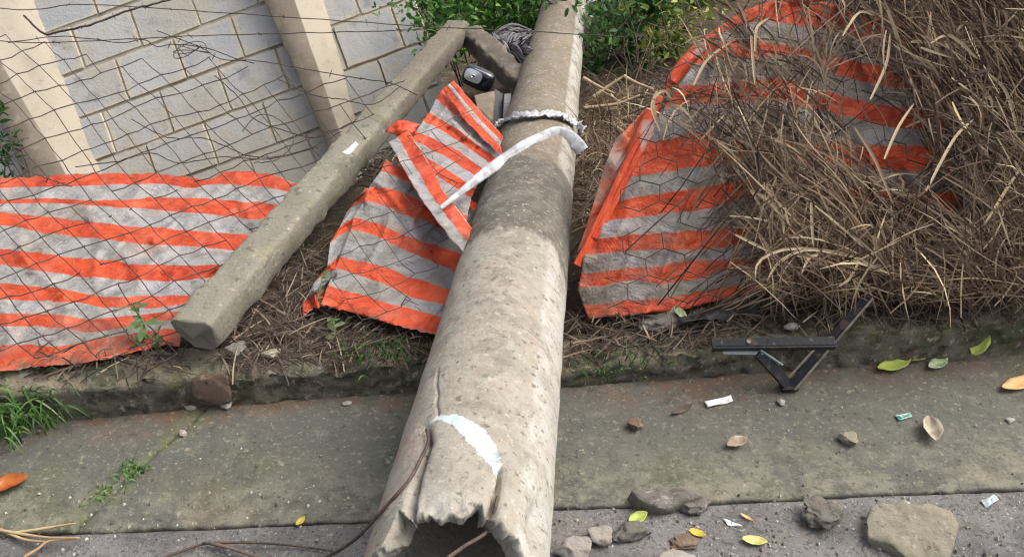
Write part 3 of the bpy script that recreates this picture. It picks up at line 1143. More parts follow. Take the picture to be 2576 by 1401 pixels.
def sheet(name, rowpx, surf, n=120, per=7, wr=.008, seed=0, parent=None, v0=0, wave=None, mat=None, label=None):
    R_ = [resample(r, n) for r in rowpx]
    for i in range(n):
        for k_, sg in ((0, -1), (-1, 1)):
            R_[k_][i] = R_[k_][i] + Vector((0, sg * (4.5 * fbm(i * .22, seed, k_, 3)), 0))
    for r in R_:
        e_ = 5 * fbm(r[0].y * .03, seed, 2, 3)
        r[0] = r[0] + Vector((e_, 0, 0)); r[1] = r[1] + Vector((e_ * .5, 0, 0))
    verts_rows, uv = [], []
    for k in range(len(R_) - 1):
        for q in range(per + (1 if k == len(R_) - 2 else 0)):
            u = q / per
            row = []
            for i in range(n):
                p = R_[k][i].lerp(R_[k + 1][i], u)
                P = surf(p.x, p.y)
                nrm = (CAMLOC - P).normalized()
                c1 = noise.noise((P.x * 5.5 + P.y * 3.5 + seed, (P.y - P.x) * 1.8, seed + P.z * 3))
                c2 = noise.noise((P.x * 9 - P.y * 6, (P.y + P.x) * 2.6 + seed, seed + 9))
                w_ = wr * (2.0 * (1 - min(1, abs(c1) * 5)) + 1.4 * (1 - min(1, abs(c2) * 5)) - .9)
                w_ += wr * (fbm(P.x * 5 + seed, (k + u) * .35, seed, 3) * 1.0 + .55 * fbm(P.x * 14 + (k + u) * .8, (k + u) * .9, seed + 4, 3))
                if wave:
                    w_ += wave(i / (n - 1), k + u)
                row.append(P + nrm * w_)
                uv.append((i / (n - 1), v0 + k + u))
            verts_rows.append(row)
    mb = MB(); mb.grid(verts_rows)
    o = mesh_obj(name, mb.v, mb.f, mat or M_SHEET, parent, uv=uv)
    return o

# left sheet, under the flattened mesh
rows4 = [
    [(-700, 60), (0, 55), (250, 45), (500, 25), (1000, 25), (1250, 45), (1400, 68), (1480, 30), (1560, 8), (1800, 22), (2000, 90)],
    [(-700, 120), (0, 116), (500, 110), (1000, 92), (1300, 116), (1420, 95), (1700, 104), (1960, 145)],
    [(-700, 205), (0, 203), (300, 192), (650, 208), (1000, 192), (1300, 186), (1600, 206), (1860, 232)],
    [(-700, 240), (0, 228), (300, 222), (650, 240), (1000, 264), (1300, 284), (1600, 322), (1830, 330)],
    [(-700, 225), (0, 282), (500, 338), (900, 378), (1300, 412), (1660, 436)],
    [(-700, 300), (0, 376), (500, 446), (900, 492), (1300, 516), (1600, 545)],
    [(-700, 440), (0, 532), (500, 588), (1000, 642), (1480, 640)],
    [(-700, 535), (0, 632), (500, 716), (900, 746), (1250, 742), (1440, 722)],
    [(-700, 690), (0, 757), (400, 798), (700, 852), (1000, 852), (1260, 845)],
    [(-700, 810), (0, 866), (500, 892), (700, 926), (1000, 932), (1230, 905)],
    [(-700, 920), (0, 962), (300, 968), (600, 1008), (900, 980), (1170, 950)],
    [(-700, 1010), (0, 1052), (300, 1050), (600, 1092), (830, 1062), (1130, 1010)],
    [(-700, 1140), (0, 1180), (400, 1182), (600, 1146), (850, 1106), (1120, 1075)],
    [(-700, 1320), (0, 1352), (250, 1324), (600, 1292), (900, 1226), (1110, 1180)],
]
rows_l = [[Z4(*p) for p in r] for r in rows4]
# carry every row on underneath the post
rows_l = [r + [(r[-1][0] + 38, r[-1][1] + 4)] for r in rows_l]
def surf_left(px, py):
    P = on_z(px, py, .118)
    d = P.y - y_kerb(P.x)
    if d < .10:
        P = on_z(px, py, .118 + .02 * (1 - d / .10))
    return P
o = sheet('barrier_sheet', rows_l, surf_left, 170, 7, .011, 2.0)
tag(solid(o, .0008), 'orange and white striped sheet spread flat under wire mesh left of the post', 'barrier sheet', 'striped barrier sheets')

# middle sheet between post and pole
def surf_mid(px, py):
    r_ = ray(px, py)
    t = 1.2
    for _ in range(300):
        p = CAMLOC + r_ * t
        d = p.y - (y_kerb(p.x) + .12)
        g = p.z - (.125 + .10 * sstep(.1, .8, d) + .02 * d)
        if g < .0006:
            break
        t += max(.001, g * .8)
    return p
mid = thing('barrier_sheet', 'creased orange and white striped sheet pinned between the fallen post and the pole', 'barrier sheet', (-.3, 1.95, .1), 'striped barrier sheets')
rows5 = [
    [(395, -10), (620, 60), (900, 190), (1080, 285)],
    [(375, 40), (600, 150), (850, 250), (1080, 350)],
    [(330, 108), (540, 150), (700, 210), (1070, 380)],
    [(290, 205), (400, 238), (640, 318), (1040, 450)],
    [(255, 235), (420, 290), (700, 385), (1000, 490)],   # white/orange
    [(215, 320), (400, 385), (640, 470), (990, 575)],
    [(205, 372), (400, 455), (620, 565), (930, 690)],
    [(165, 470), (400, 560), (650, 640), (900, 730)],
]
rows_m = [
    [(430, -70), (660, 40), (900, 150), (1090, 240)],
    [(400, 5), (620, 95), (880, 205), (1080, 300)],
    [(330, 104), (540, 150), (720, 230), (1060, 390)],
    [(285, 205), (400, 236), (640, 322), (1030, 470)],
    [(215, 318), (400, 376), (640, 466), (990, 585)],
    [(200, 395), (400, 462), (620, 566), (940, 700)],
    [(130, 582), (400, 650), (600, 725), (900, 815)],
    [(95, 655), (400, 760), (600, 850), (850, 915)],
    [(45, 782), (300, 850), (500, 910), (830, 1000)],
    [(-5, 905), (300, 985), (500, 1045), (790, 1115)],
]
rows_m = [[Z5(*p) for p in r] for r in rows_m]
# tuck the left end under the post and the right end under the pole
def wave_mid(u, v):
    return .006 * math.sin(u * 9 + v) + .010 * math.exp(-((v - 9) / .5) ** 2)
solid(sheet('lower_panel', rows_m, surf_mid, 100, 8, .010, 5.0, mid, wave=wave_mid, mat=M_SHEETM), .0008)
# loose crumpled tail left of the panel, towards the soil
rag = [60, 120, 95, 150, 90, 140, 175, 120]
rows_t = []
for q, r in enumerate(rows_m[2:]):
    x, y = r[0]
    g_ = rag[q] * .3733
    rows_t.append([(x - g_, y + g_ * .55 + 4), (x - g_ * .5, y + g_ * .22), (x + 10, y + 1)])
def surf_tail(px, py):
    return surf_mid(px, py) - Vector((0, 0, .004))
solid(sheet('torn_edge', rows_t, surf_tail, 36, 8, .022, 9.0, mid, mat=M_SHEETM), .0008)
rows_u = [
    [Z2(905, 650), Z2(1100, 810), Z2(1320, 1060)],
    [Z2(850, 740), Z2(1090, 930), Z2(1350, 1160)],
    [Z2(800, 830), Z2(1060, 1000), Z2(1340, 1210)],
    [Z2(755, 890), Z2(1080, 1085), Z2(1310, 1260)],
    [Z2(700, 975), Z2(980, 1100), Z2(1250, 1290)],
    [Z2(670, 1040), Z2(930, 1170), Z2(1180, 1330)],
    [Z2(640, 1080), Z2(900, 1240), Z2(1140, 1400)],
    [Z2(610, 1110), Z2(850, 1300), Z2(1110, 1470)],
    [Z2(630, 1130), Z2(820, 1400), Z2(1080, 1600)],
    [Z2(600, 1150), Z2(800, 1460), Z2(1060, 1780)],
]
def surf_up(px, py):
    r_ = ray(px, py)
    t = 1.2
    for _ in range(300):
        p = CAMLOC + r_ * t
        g = p.z - (.235 + .10 * sstep(2.6, 3.3, p.y))
        if g < .0006:
            break
        t += max(.001, g * .8)
    return p
solid(sheet('upper_panel', rows_u, surf_up, 70, 7, .012, 12.0, mid), .0008)
mb = MB()
def in_mid(q):
    x, y = q
    xl = np.interp(y, [300, 450, 560, 770, 850], [1060, 950, 900, 800, 790])
    xr = np.interp(y, [300, 600, 850], [1230, 1160, 1060])
    return 300 < y < 840 and xl < x < xr
for i in range(-26, 40):
    for j in range(-14, 36):
        q0 = MESH_NODE(i, j)
        for di, dj in ((1, 0), (0, 1)):
            q1 = MESH_NODE(i + di, j + dj)
            if not (in_mid(q0) and in_mid(q1)) or False:
                continue
            P = [surf_mid(*q) + Vector((0, 0, .05 + .02 * noise.noise((q[0] / 80, q[1] / 80, 3)))) for q in (q0, ((q0[0] + q1[0]) / 2 + 2, (q0[1] + q1[1]) / 2 + 3), q1)]
            mb.tube(P, .0014, 4, cap=False)
mb.build('wire_mesh', M_WIRE, fence)
def band(name, pts, wd, surf, parent, lift=.012, mat=None, twist=0, n=60, seed=0):
    P = [surf(*p) for p in pts]
    P = smoothpts(P, n)
    rows = []
    for i, p in enumerate(P):
        d = (P[min(i + 1, n - 1)] - P[max(i - 1, 0)]).normalized()
        view = (CAMLOC - p).normalized()
        s_ = d.cross(view).normalized()
        row = []
        wv = wd * (1 + .3 * noise.noise((i * .1, seed, 0)))
        for k in range(11):
            u = k / 10 * 2 - 1
            hgt = lift + wv * .18 * (1 - u * u) + .004 * fbm(i * .15, k * .4, seed, 3)
            row.append(p + s_ * u * wv * .5 + view * hgt)
        rows.append(row)
    mb = MB(); mb.grid(rows)
    return solid(mb.build(name, mat or M_HEM, parent), .001)
def lifted(f, h):
    return lambda x, y: f(x, y) + Vector((0, 0, h))
rows_e = [[(1141, 216), (1200, 284), (1266, 358)], [(1133, 224), (1192, 298), (1262, 372)], [(1126, 230), (1186, 306), (1258, 382)], [(1114, 238), (1174, 322), (1250, 398)]]
solid(sheet('folded_edge', rows_e, lifted(surf_up, .022), 40, 7, .010, 2.0, mid), .0008)
rows_s = [[(1028, 345), (1075, 420), (1112, 492), (1172, 572), (1222, 640)], [(1003, 362), (1042, 432), (1088, 512), (1148, 592), (1200, 655)], [(982, 378), (1018, 446), (1062, 522), (1122, 604), (1180, 672)]]
solid(sheet('folded_strap', rows_s, lifted(surf_up, .028), 60, 8, .012, 4.0, mid), .0008)
# the knot of bunched orange plastic by the post
mb = MB()
kc = surf_up(1013, 332) + Vector((0, 0, .012))
rows = []
for i in range(17):
    la = math.pi * i / 16
    rows.append([kc + Vector((.042 * math.sin(la) * math.cos(2 * math.pi * k / 24), .04 * math.sin(la) * math.sin(2 * math.pi * k / 24), .020 * math.cos(la))) * (1 + .5 * fbm(i * .3, math.sin(k * .26) * 2.2, math.cos(k * .26) * 2.2, 4)) for k in range(24)])
mb.grid(rows, closed=True)
mb.build('knot', M_HEM, mid)

# right sheet, standing and leaning back behind the kerb
RP0 = on_z(1480, 800, .10)
RP1 = on_z(2400, 735, .12)
rdir = (RP1 - RP0).normalized()
rup = Vector((0, .70, .715))
rnn = rdir.cross(rup).normalized()
def surf_right(px, py, off=0.0):
    return on_plane(px, py, RP0 - rnn * off, rnn)
RT = -1 if rnn.dot(CAMLOC - RP0) < 0 else 1
rgt = thing('barrier_sheet', 'orange and white striped plastic sheet leaning behind the dry grass right of the pole', 'barrier sheet', (RP0.x + .4, RP0.y, .09), 'striped barrier sheets')
rows_r = [
    [(1900, 22), (1990, -8), (2090, 10), (2250, 50), (2480, 60)],
    [(1830, 75), (1930, 52), (2100, 80), (2250, 108), (2480, 120)],
    [(1790, 112), (1900, 100), (2080, 140), (2200, 164), (2480, 190)],
    [(1745, 165), (1850, 150), (2000, 140), (2112, 190), (2198, 212), (2480, 240)],
    [(1705, 220), (1800, 212), (1950, 200), (2112, 240), (2198, 260), (2480, 290)],
    [(1672, 268), (1760, 262), (1950, 255), (2160, 300), (2257, 320), (2480, 345)],
    [(1612, 372), (1700, 345), (1800, 338), (1860, 352), (2200, 366), (2324, 370), (2480, 392)],
    [(1572, 452), (1617, 443), (1766, 418), (1862, 402), (2200, 425), (2324, 430), (2480, 445)],
    [(1545, 506), (1617, 495), (1766, 473), (1897, 452), (2200, 475), (2363, 485), (2480, 492)],
    [(1512, 556), (1617, 545), (1766, 525), (1841, 508), (1904, 494), (2200, 520), (2420, 530), (2490, 535)],
    [(1490, 606), (1617, 588), (1766, 581), (1942, 570), (2200, 578), (2490, 588)],
    [(1470, 640), (1617, 631), (1766, 629), (1856, 615), (1945, 600), (2200, 622), (2490, 632)],
    [(1462, 690), (1578, 674), (1664, 672), (1692, 661), (1841, 652), (2200, 668), (2490, 672)],
    [(1452, 728), (1592, 706), (1664, 714), (1770, 697), (1841, 680), (2200, 706), (2490, 706)],
    [(1466, 768), (1560, 760), (1664, 752), (1792, 728), (1900, 716), (2200, 732), (2490, 730)],
    [(1480, 800), (1560, 796), (1617, 788), (1720, 778), (1915, 734), (2200, 756), (2490, 748)],
]
rows_r = [[(p[0] - 26, p[1] + 8)] + r[1:] if False else r for r, p in zip(rows_r, [r[0] for r in rows_r])]
def wave_r(u, v):
    return .02 * math.sin(u * 7 + .6) + .008 * math.sin(u * 19 + v * .4)
solid(sheet('panel', rows_r, surf_right, 150, 6, .010, 21.0, rgt, wave=wave_r, mat=M_SHEETR), .0008)
rows_f = [[(1636, 262), (1600, 300), (1548, 352)], [(1600, 350), (1560, 392), (1520, 420)], [(1556, 446), (1528, 470), (1500, 490)], [(1516, 530), (1494, 550), (1476, 566)], [(1474, 616), (1462, 626), (1452, 636)]]
solid(sheet('faded_flap', rows_f, lambda x, y: surf_right(x, y, .02), 30, 8, .014, 31.0, rgt, mat=M_FADED), .0008)
band('twisted_edge', [(1452, 668), (1478, 620), (1520, 535), (1560, 450), (1600, 360), (1648, 268), (1690, 205)], .024, lambda x, y: surf_right(x, y), rgt, .006, seed=7)
band('inner_fold', [(1495, 600), (1535, 530), (1580, 440), (1622, 360), (1660, 300)], .018, lambda x, y: surf_right(x, y), rgt, .010, seed=9)
band('upper_fold', [(1690, 205), (1740, 140), (1800, 92), (1880, 45), (1985, 4), (2080, -16)], .036, lambda x, y: surf_right(x, y), rgt, .012, seed=11)
# hexagonal mesh over the right sheet
rf = thing('wire_fence', 'hexagonal wire mesh stretched over the striped sheet right of the pole', 'fence', (RP0.x + .4, RP0.y - .02, .09))
mb = MB()
def rs(u, v):
    """u along, v up the leaning plane"""
    wob_ = .012 * noise.noise((u * 6, v * 6, 2))
    return RP0 + rdir * (u + wob_) + rup * (v + .012 * noise.noise((u * 5, v * 5, 8))) + rnn * RT * (.034 + .012 * noise.noise((u * 4, v * 4, 5)))
HW, HH = .105, .085
for j in range(-1, 14):
    for i in range(-1, 13):
        cx_ = i * HW + (HW / 2 if j % 2 else 0)
        cy_ = j * HH * .75
        hx = [(cx_ - HW / 2, cy_ + HH * .25), (cx_, cy_ + HH * .5), (cx_ + HW / 2, cy_ + HH * .25), (cx_ + HW / 2, cy_ - HH * .25)]
        for (ua, va), (ub, vb) in zip(hx, hx[1:]):
            if min(va, vb) < 0 or min(ua, ub) < .02 + .23 * max(va, 0) or max(ua, ub) > 1.2:
                continue
            if random.random() < .12:
                continue
            mb.tube([rs(ua, va), rs((ua + ub) / 2, (va + vb) / 2), rs(ub, vb)], .0017, 4, cap=False)
mb.build('wire_mesh', M_WIRE, rf)

# ------------------------------------------------------------------ dry grass on the right bank
def blade(mb, root, ctrl, tip, wd, tone, n=7, tw=None):
    side = Vector((random.uniform(-1, 1), random.uniform(-.5, .5), random.uniform(-.4, .4)))
    rows = []
    for k in range(n):
        t = k / (n - 1)
        p = root * (1 - t) ** 2 + ctrl * 2 * t * (1 - t) + tip * t * t
        d = ((ctrl - root) * (1 - t) + (tip - ctrl) * t).normalized()
        view = (CAMLOC - p).normalized()
        s_ = d.cross(view * .7 + side * .6)
        s_ = s_.normalized() if s_.length > 1e-4 else Vector((1, 0, 0))
        wv = wd * (1 - t ** 3 * .92) * (.6 + .4 * min(1, t * 4))
        rows.append([p - s_ * wv * .5, p + s_ * wv * .5])
    mb.grid(rows, a=tone)
WIN = ((2090, 2215, 155, 222), (2140, 2275, 235, 345), (2180, 2340, 350, 440), (2350, 2430, 475, 530), (1890, 2010, 20, 75), (1690, 1790, 150, 215))
def in_win(px, py):
    return any(x0 < px < x1 and y0 < py < y1 for x0, x1, y0, y1 in WIN)
def dens(px, py):
    if px < 1500 or py > 745:
        return 0
    d = 0
    e1 = np.interp(py, [-200, 0, 60, 140, 230, 295, 345, 420, 520, 600, 680, 745], [1940, 1890, 1810, 1690, 1630, 1640, 1740, 1880, 1880, 1890, 1880, 1900])
    d = sstep(e1 - 40, e1 + 60, px)
    if px < 2150 and py < 330:
        d *= .26
    elif px < 2000:
        d *= .7
    elif px < 2420 and py < 600:
        d *= .46
    if in_win(px, py):
        d *= .08
    return d
mb = MB()
cnt = 0
rg = random.Random(11)
def fabric_depth(px, py):
    P = surf_right(px, py)
    return proj(P)[2]
while cnt < 6200:
    px, py = rg.uniform(1600, 2860), rg.uniform(-260, 745)
    if rg.random() > dens(px, py):
        continue
    thin = px < 2150 and py < 330
    if thin and rg.random() < .65:
        continue
    dz = fabric_depth(px, max(py, -150))
    off = abs(rg.gauss(0, .12)) + .03
    if px > 2450:
        off = rg.uniform(-.25, .30)
    tip = at_depth(px, py, dz - off)
    gz = terrain(tip.x, max(tip.y, y_kerb(tip.x) + .2))
    hgt = tip.z - gz
    if hgt < .0:
        tip.z = gz + .01
        hgt = .02
    lean = rg.uniform(.02, .16) + hgt * rg.uniform(.15, .95)
    if rg.random() < .25:
        lean = -lean * .7
    rx = tip.x + lean
    ry = tip.y + rg.uniform(-.10, .28) * (.4 + hgt)
    ry = max(ry, y_kerb(rx) + .16)
    root = Vector((rx, ry, terrain(rx, ry) - .01))
    if rg.random() < .9 and any(in_win(*proj(root.lerp(tip, q))[:2]) for q in (.4, .55, .7, .85, 1)):
        continue
    k = rg.uniform(.25, .75)
    ctrl = root.lerp(tip, k) + Vector((rg.uniform(-.06, .1), rg.uniform(-.08, .05), abs(rg.gauss(0, .10)) * (.4 + hgt)))
    tn = min(1, max(0, rg.gauss(.33 + .28 * noise.noise((px / 130, py / 90, 3)), .27)))
    wd = rg.uniform(.0020, .0052)
    if rg.random() < .07:
        wd *= 1.5
        tn = rg.uniform(.72, 1)
    blade(mb, root, ctrl, tip, wd, tn, 7)
    cnt += 1
# short matted stems crossing in all directions
for _ in range(14000):
    px, py = rg.uniform(1600, 2800), rg.uniform(-200, 745)
    if rg.random() > dens(px, py):
        continue
    dz = fabric_depth(px, max(py, -150)) - abs(rg.gauss(0, .09)) - .02
    c_ = at_depth(px, py, dz)
    an = rg.gauss(-1.0, .5)
    if rg.random() < .2:
        an = rg.uniform(0, 3.14)
    ln = rg.uniform(.03, .11)
    wl_ = rg.uniform(.0022, .0056)
    if rg.random() < .08:
        wl_, ln = rg.uniform(.006, .010), rg.uniform(.03, .06)
    d = (ROT @ Vector((math.cos(an), math.sin(an), rg.uniform(-.5, .5)))).normalized() * ln
    if rg.random() < .92 and (in_win(*proj(c_ - d)[:2]) or in_win(*proj(c_ + d)[:2]) or in_win(px, py)):
        continue
    bend = Vector((rg.uniform(-.03, .03), rg.uniform(-.03, .02), rg.uniform(-.01, .045)))
    blade(mb, c_ - d, c_ + bend, c_ + d, wl_, min(1, max(0, rg.gauss(.36 + .3 * noise.noise((px / 110, py / 80, 7)), .27))), 5)
for _ in range(520):
    px, py = rg.uniform(1470, 1650), rg.uniform(190, 500)
    g = on_z(px, py, 0)
    g = Vector((g.x, g.y + .1, terrain(g.x, g.y + .1)))
    if pole_dist(g)[0] < .17:
        continue
    e_ = g + Vector((rg.gauss(-.02, .09), rg.gauss(-.05, .07), abs(rg.gauss(.05, .09))))
    if pole_dist(e_)[0] < .16:
        continue
    blade(mb, g, g.lerp(e_, .5) + Vector((rg.gauss(0, .03), rg.gauss(0, .03), .04)), e_, rg.uniform(.002, .005), min(1, max(0, rg.gauss(.5, .24))), 6)
# pale arching leaves seen one by one in the tuft
arcs = [
    [(2240, 690), (2130, 640), (1990, 625), (1912, 655), (1900, 702)], [(2140, 645), (2030, 628), (1960, 660), (1930, 706)],
    [(2060, 640), (2035, 650), (2016, 690)], [(2041, 510), (2043, 570), (2047, 622)], [(2160, 660), (2138, 700), (2110, 720)],
    [(1652, 300), (1645, 250), (1672, 228), (1690, 250)], [(1662, 330), (1640, 270), (1655, 225)], [(1745, 215), (1780, 150), (1840, 105)],
    [(1895, 485), (1930, 500), (1968, 550), (1972, 590)], [(1850, 590), (1900, 615), (1935, 632)], [(2225, 400), (2260, 320), (2300, 260)],
    [(2120, 90), (2138, 60), (2165, 30), (2200, 40)], [(2460, 150), (2390, 90), (2340, 110)], [(2150, 320), (2200, 400), (2250, 520)],
    [(2330, 480), (2400, 350), (2450, 300)], [(2480, 560), (2530, 480), (2570, 420)], [(1900, 130), (1905, 70), (1935, 45)],
    [(2560, 330), (2530, 230), (2480, 180)], [(2190, 250), (2230, 160), (2240, 80)], [(1890, 90), (1895, 160), (1900, 215)],
]
for ar in arcs:
    P = [at_depth(x, y, fabric_depth(x, y) - .20) for x, y in ar]
    P = smoothpts(P, 12)
    rows = []
    for k, p in enumerate(P):
        t = k / 11
        d = (P[min(k + 1, 11)] - P[max(k - 1, 0)]).normalized()
        s_ = d.cross((CAMLOC - p).normalized()).normalized()
        wv = .0062 * math.sin(math.pi * min(1, .12 + .88 * t)) ** .6 + .001
        rows.append([p - s_ * wv * .5, p + d.cross(s_) * .002, p + s_ * wv * .5])
    mb.grid(rows, a=rg.uniform(.74, .95))
o = mb.build('dry_grass', M_DRY, origin=(1.5, 2.3, .1))
stuff(o, 'tangle of dead brown and straw coloured grass hanging over the striped sheet', 'dry grass')

# dead litter on the soil along the kerb
mb = MB()
def litter_zone(px, py):
    for poly, d in LZ:
        x0, x1, y0, y1 = poly
        if x0 < px < x1 and y0 < py < y1:
            return d
    return 0
LZ = [((1430, 1900, 770, 950), .6), ((1900, 2600, 720, 830), .55), ((560, 1090, 760, 930), .55), ((560, 900, 540, 780), .35), ((100, 470, 880, 970), .25), ((1470, 1640, 190, 540), 2.2), ((1480, 1700, 40, 240), .5), ((900, 1130, 240, 420), .6), ((1020, 1300, 180, 330), .25)]
rl = random.Random(5)
n_ = 0
while n_ < 5000:
    px, py = rl.uniform(60, 2600), rl.uniform(40, 960)
    lz_ = litter_zone(px, py)
    if rl.random() > lz_:
        continue
    p = on_z(px, py, .09)
    if pole_dist(p)[0] < .16:
        continue
    if p.y < y_kerb(p.x) + .03:
        continue
    zb = terrain(p.x, p.y) if p.y > y_kerb(p.x) + .14 else kerb_h(p.x)
    an = rl.uniform(0, math.pi)
    ln = rl.uniform(.012, .07) * (1.8 if lz_ > 1 else 1)
    d = Vector((math.cos(an), math.sin(an), rl.uniform(-.15, .3))) * ln
    p = Vector((p.x, p.y, zb + rl.uniform(.0, .03)))
    b = Vector((rl.uniform(-.01, .01), rl.uniform(-.01, .01), rl.uniform(0, .015)))
    blade(mb, p - d, p + b, p + d, rl.uniform(.0018, .005), min(1, max(0, rl.gauss(.55 if lz_ > 1 else .36, .25))), 5)
    n_ += 1
stuff(mb.build('dry_litter', M_LITTER, origin=(0, 2, .1)), 'dead stalks and leaf litter strewn on the soil behind the kerb', 'litter')

# ------------------------------------------------------------------ shrubs at the top
def leaf_cloud(mb, c, rad, n, size, rng, tonebase=.5, rootz=None):
    clumps = [(Vector((rng.gauss(0, .55) * rad[0], rng.gauss(0, .5) * rad[1], rng.uniform(-.7, .8) * rad[2])), rng.uniform(.22, .42), rng.gauss(0, .14)) for _ in range(26)]
    for _ in range(n):
        cc, cr, ct = rng.choice(clumps)
        v = Vector((rng.gauss(0, 1), rng.gauss(0, 1), rng.gauss(0, 1)))
        p = c + cc + Vector((v.x * rad[0], v.y * rad[1], v.z * rad[2])) * cr * .55
        d = Vector((rng.gauss(0, 1), rng.gauss(0, 1), rng.gauss(.5, .7))).normalized()
        s_ = d.cross(Vector((rng.gauss(0, 1), rng.gauss(0, 1), rng.gauss(0, 1)))).normalized()
        L_ = size * rng.uniform(.6, 1.5)
        W_ = L_ * rng.uniform(.3, .5)
        nrm = d.cross(s_)
        rows = []
        for k in range(4):
            t = k / 3
            wv = W_ * math.sin(math.pi * (.1 + .85 * t)) * .5
            q = p + d * L_ * t - nrm * L_ * .25 * t * t
            rows.append([q - s_ * wv + nrm * wv * .3, q, q + s_ * wv + nrm * wv * .3])
        mb.grid(rows, a=min(1, max(0, tonebase + ct + rng.gauss(0, .2))))
def shrub(name, label, px, py, dep, rad, n, size, mat, seed, tonebase=.5, stems=7):
    rng = random.Random(seed)
    c = at_depth(px, py, dep)
    gz = terrain(c.x, c.y)
    t_ = thing(name, label, 'shrub', (c.x, c.y, gz))
    mb = MB()
    leaf_cloud(mb, c, rad, n, size, rng, tonebase)
    mb.build('foliage', mat, t_)
    mb = MB()
    for _ in range(stems):
        b = Vector((c.x + rng.gauss(0, .06), c.y + rng.gauss(0, .06), gz - .03))
        e = c + Vector((rng.gauss(0, .5) * rad[0], rng.gauss(0, .5) * rad[1], rng.uniform(0, .8) * rad[2]))
        mid_ = b.lerp(e, .5) + Vector((rng.gauss(0, .04), rng.gauss(0, .04), .05))
        P = smoothpts([b, mid_, e], 10)
        mb.tube(P, [.008 - .006 * i / 9 for i in range(10)], 5)
    mb.build('stem', M_TWIG, t_)
shrub('shrub', 'bright green leafy shrub behind the top of the toppled fence post', 1190, 22, 5.0, (.44, .34, .30), 2600, .040, M_SHRUB, 3, .58)
shrub('shrub', 'dark green shrub standing just left of the far end of the pole', 1320, 40, 5.35, (.30, .30, .30), 1500, .038, M_SHRUB, 8, .38)
shrub('shrub', 'dark green shrub close against the right side of the pole', 1560, 140, 4.5, (.26, .34, .36), 2900, .036, M_SHRUB, 5, .30)
shrub('shrub', 'sparse yellow green shrub beside the orange fold of the right sheet', 1690, 85, 4.5, (.20, .26, .30), 1100, .034, M_SHRUBY, 6, .5)
shrub('shrub', 'mixed green shrub above the yellow green one at the picture top', 1700, -30, 5.3, (.50, .34, .30), 1800, .040, M_SHRUB, 9, .45)
shrub('shrub', 'low dark weedy shrub at the wall end on the far left', -20, 400, 4.6, (.14, .2, .2), 350, .04, M_SHRUB, 10, .2)

# dry canes leaning beside the pole
for k, (pts, lab) in enumerate((
        ([(1491, 246), (1530, 218), (1574, 190)], 'short pale dry cane pointing up to the right beside the pole'),
        ([(1467, 273), (1510, 268), (1556, 261), (1610, 240)], 'nearly level dry cane beside the pole, lowest of the broken canes'),
        ([(1466, 196), (1505, 218), (1545, 236)], 'thin dry cane sloping down to the right against the pole'),
        ([(1568, 192), (1602, 210), (1645, 226)], 'dry cane sloping down to the right towards the orange sheet'))):
    P = [at_depth(x, y, 3.75) for x, y in pts]
    mb = MB()
    mb.tube(smoothpts(P, 14), [.009 - .004 * i / 13 for i in range(14)], 7)
    tag(mb.build('dry_cane', M_CANE), lab, 'dry cane', 'broken dry canes by the pole')
# galvanised wire tangle near the pole's far end
mb = MB()
q = at_depth(1498, 20, 4.9)
P = [q + Vector((.055 * math.cos(t * .62) * (1 + .2 * math.sin(t)), .03 * math.sin(t * .7), .045 * math.sin(t * .62))) for t in range(40)]
mb.tube(smoothpts(P, 160), .0032, 6)
P = [q + Vector((.05, 0, -.01)), at_depth(1528, 60, 4.7), at_depth(1538, 110, 4.5), at_depth(1530, 150, 4.4)]
mb.tube(smoothpts(P, 30), .003, 6)
P = [q + Vector((.05, 0, .0)), at_depth(1560, 50, 4.6), at_depth(1600, 80, 4.4), at_depth(1625, 95, 4.3)]
mb.tube(smoothpts(P, 30), .0026, 6)
tag(mb.build('wire_tangle', M_GALV), 'loop of pale galvanised wire sticking out beside the far end of the pole', 'wire')
# grey twiggy branch
rb = random.Random(3)
mb = MB()
base = at_depth(1600, 190, 4.2)
for _ in range(16):
    e = base + ROT @ Vector((rb.uniform(-.12, .16), rb.uniform(.05, .3), rb.uniform(-.1, .1)))
    mb.tube(smoothpts([base + Vector((rb.gauss(0, .02), 0, -.05)), base.lerp(e, .5) + Vector((rb.gauss(0, .03), 0, rb.gauss(0, .03))), e], 9), [.0035 - .0025 * i / 8 for i in range(9)], 5)
tag(mb.build('dead_branch', M_TWIG), 'bare grey twiggy branch between the pole and the orange sheet', 'branch')

# ------------------------------------------------------------------ clutter between post tip and pole
mb = MB()
rf_ = random.Random(21)
for _ in range(150):
    t = rf_.random()
    a_ = at_depth(1238 + 50 * t, 84 + 60 * t + rf_.uniform(-6, 10), 4.15 - .1 * t)
    e_ = at_depth(1275 + 70 * t + rf_.uniform(-8, 8), 150 + 45 * rf_.random() - 70 * (t > .55) * rf_.random(), 4.05 - .2 * t + rf_.uniform(-.05, .05))
    if rf_.random() < .4:
        e_ = at_depth(1290 + 58 * rf_.random(), 72 + 40 * rf_.random(), 4.2)
    mb.strip(smoothpts([a_, a_.lerp(e_, .5) + Vector((0, 0, rf_.uniform(0, .04))), e_], 7), [.006, .012, .014, .013, .011, .008, .003], Vector((rf_.uniform(-1, 1), rf_.uniform(-1, 1), .4)).normalized())
tag(solid(mb.build('fibre_bundle', M_GREYFIB), .0015), 'ragged bundle of grey fibrous strips between the post arm and the pole', 'fibre bundle')
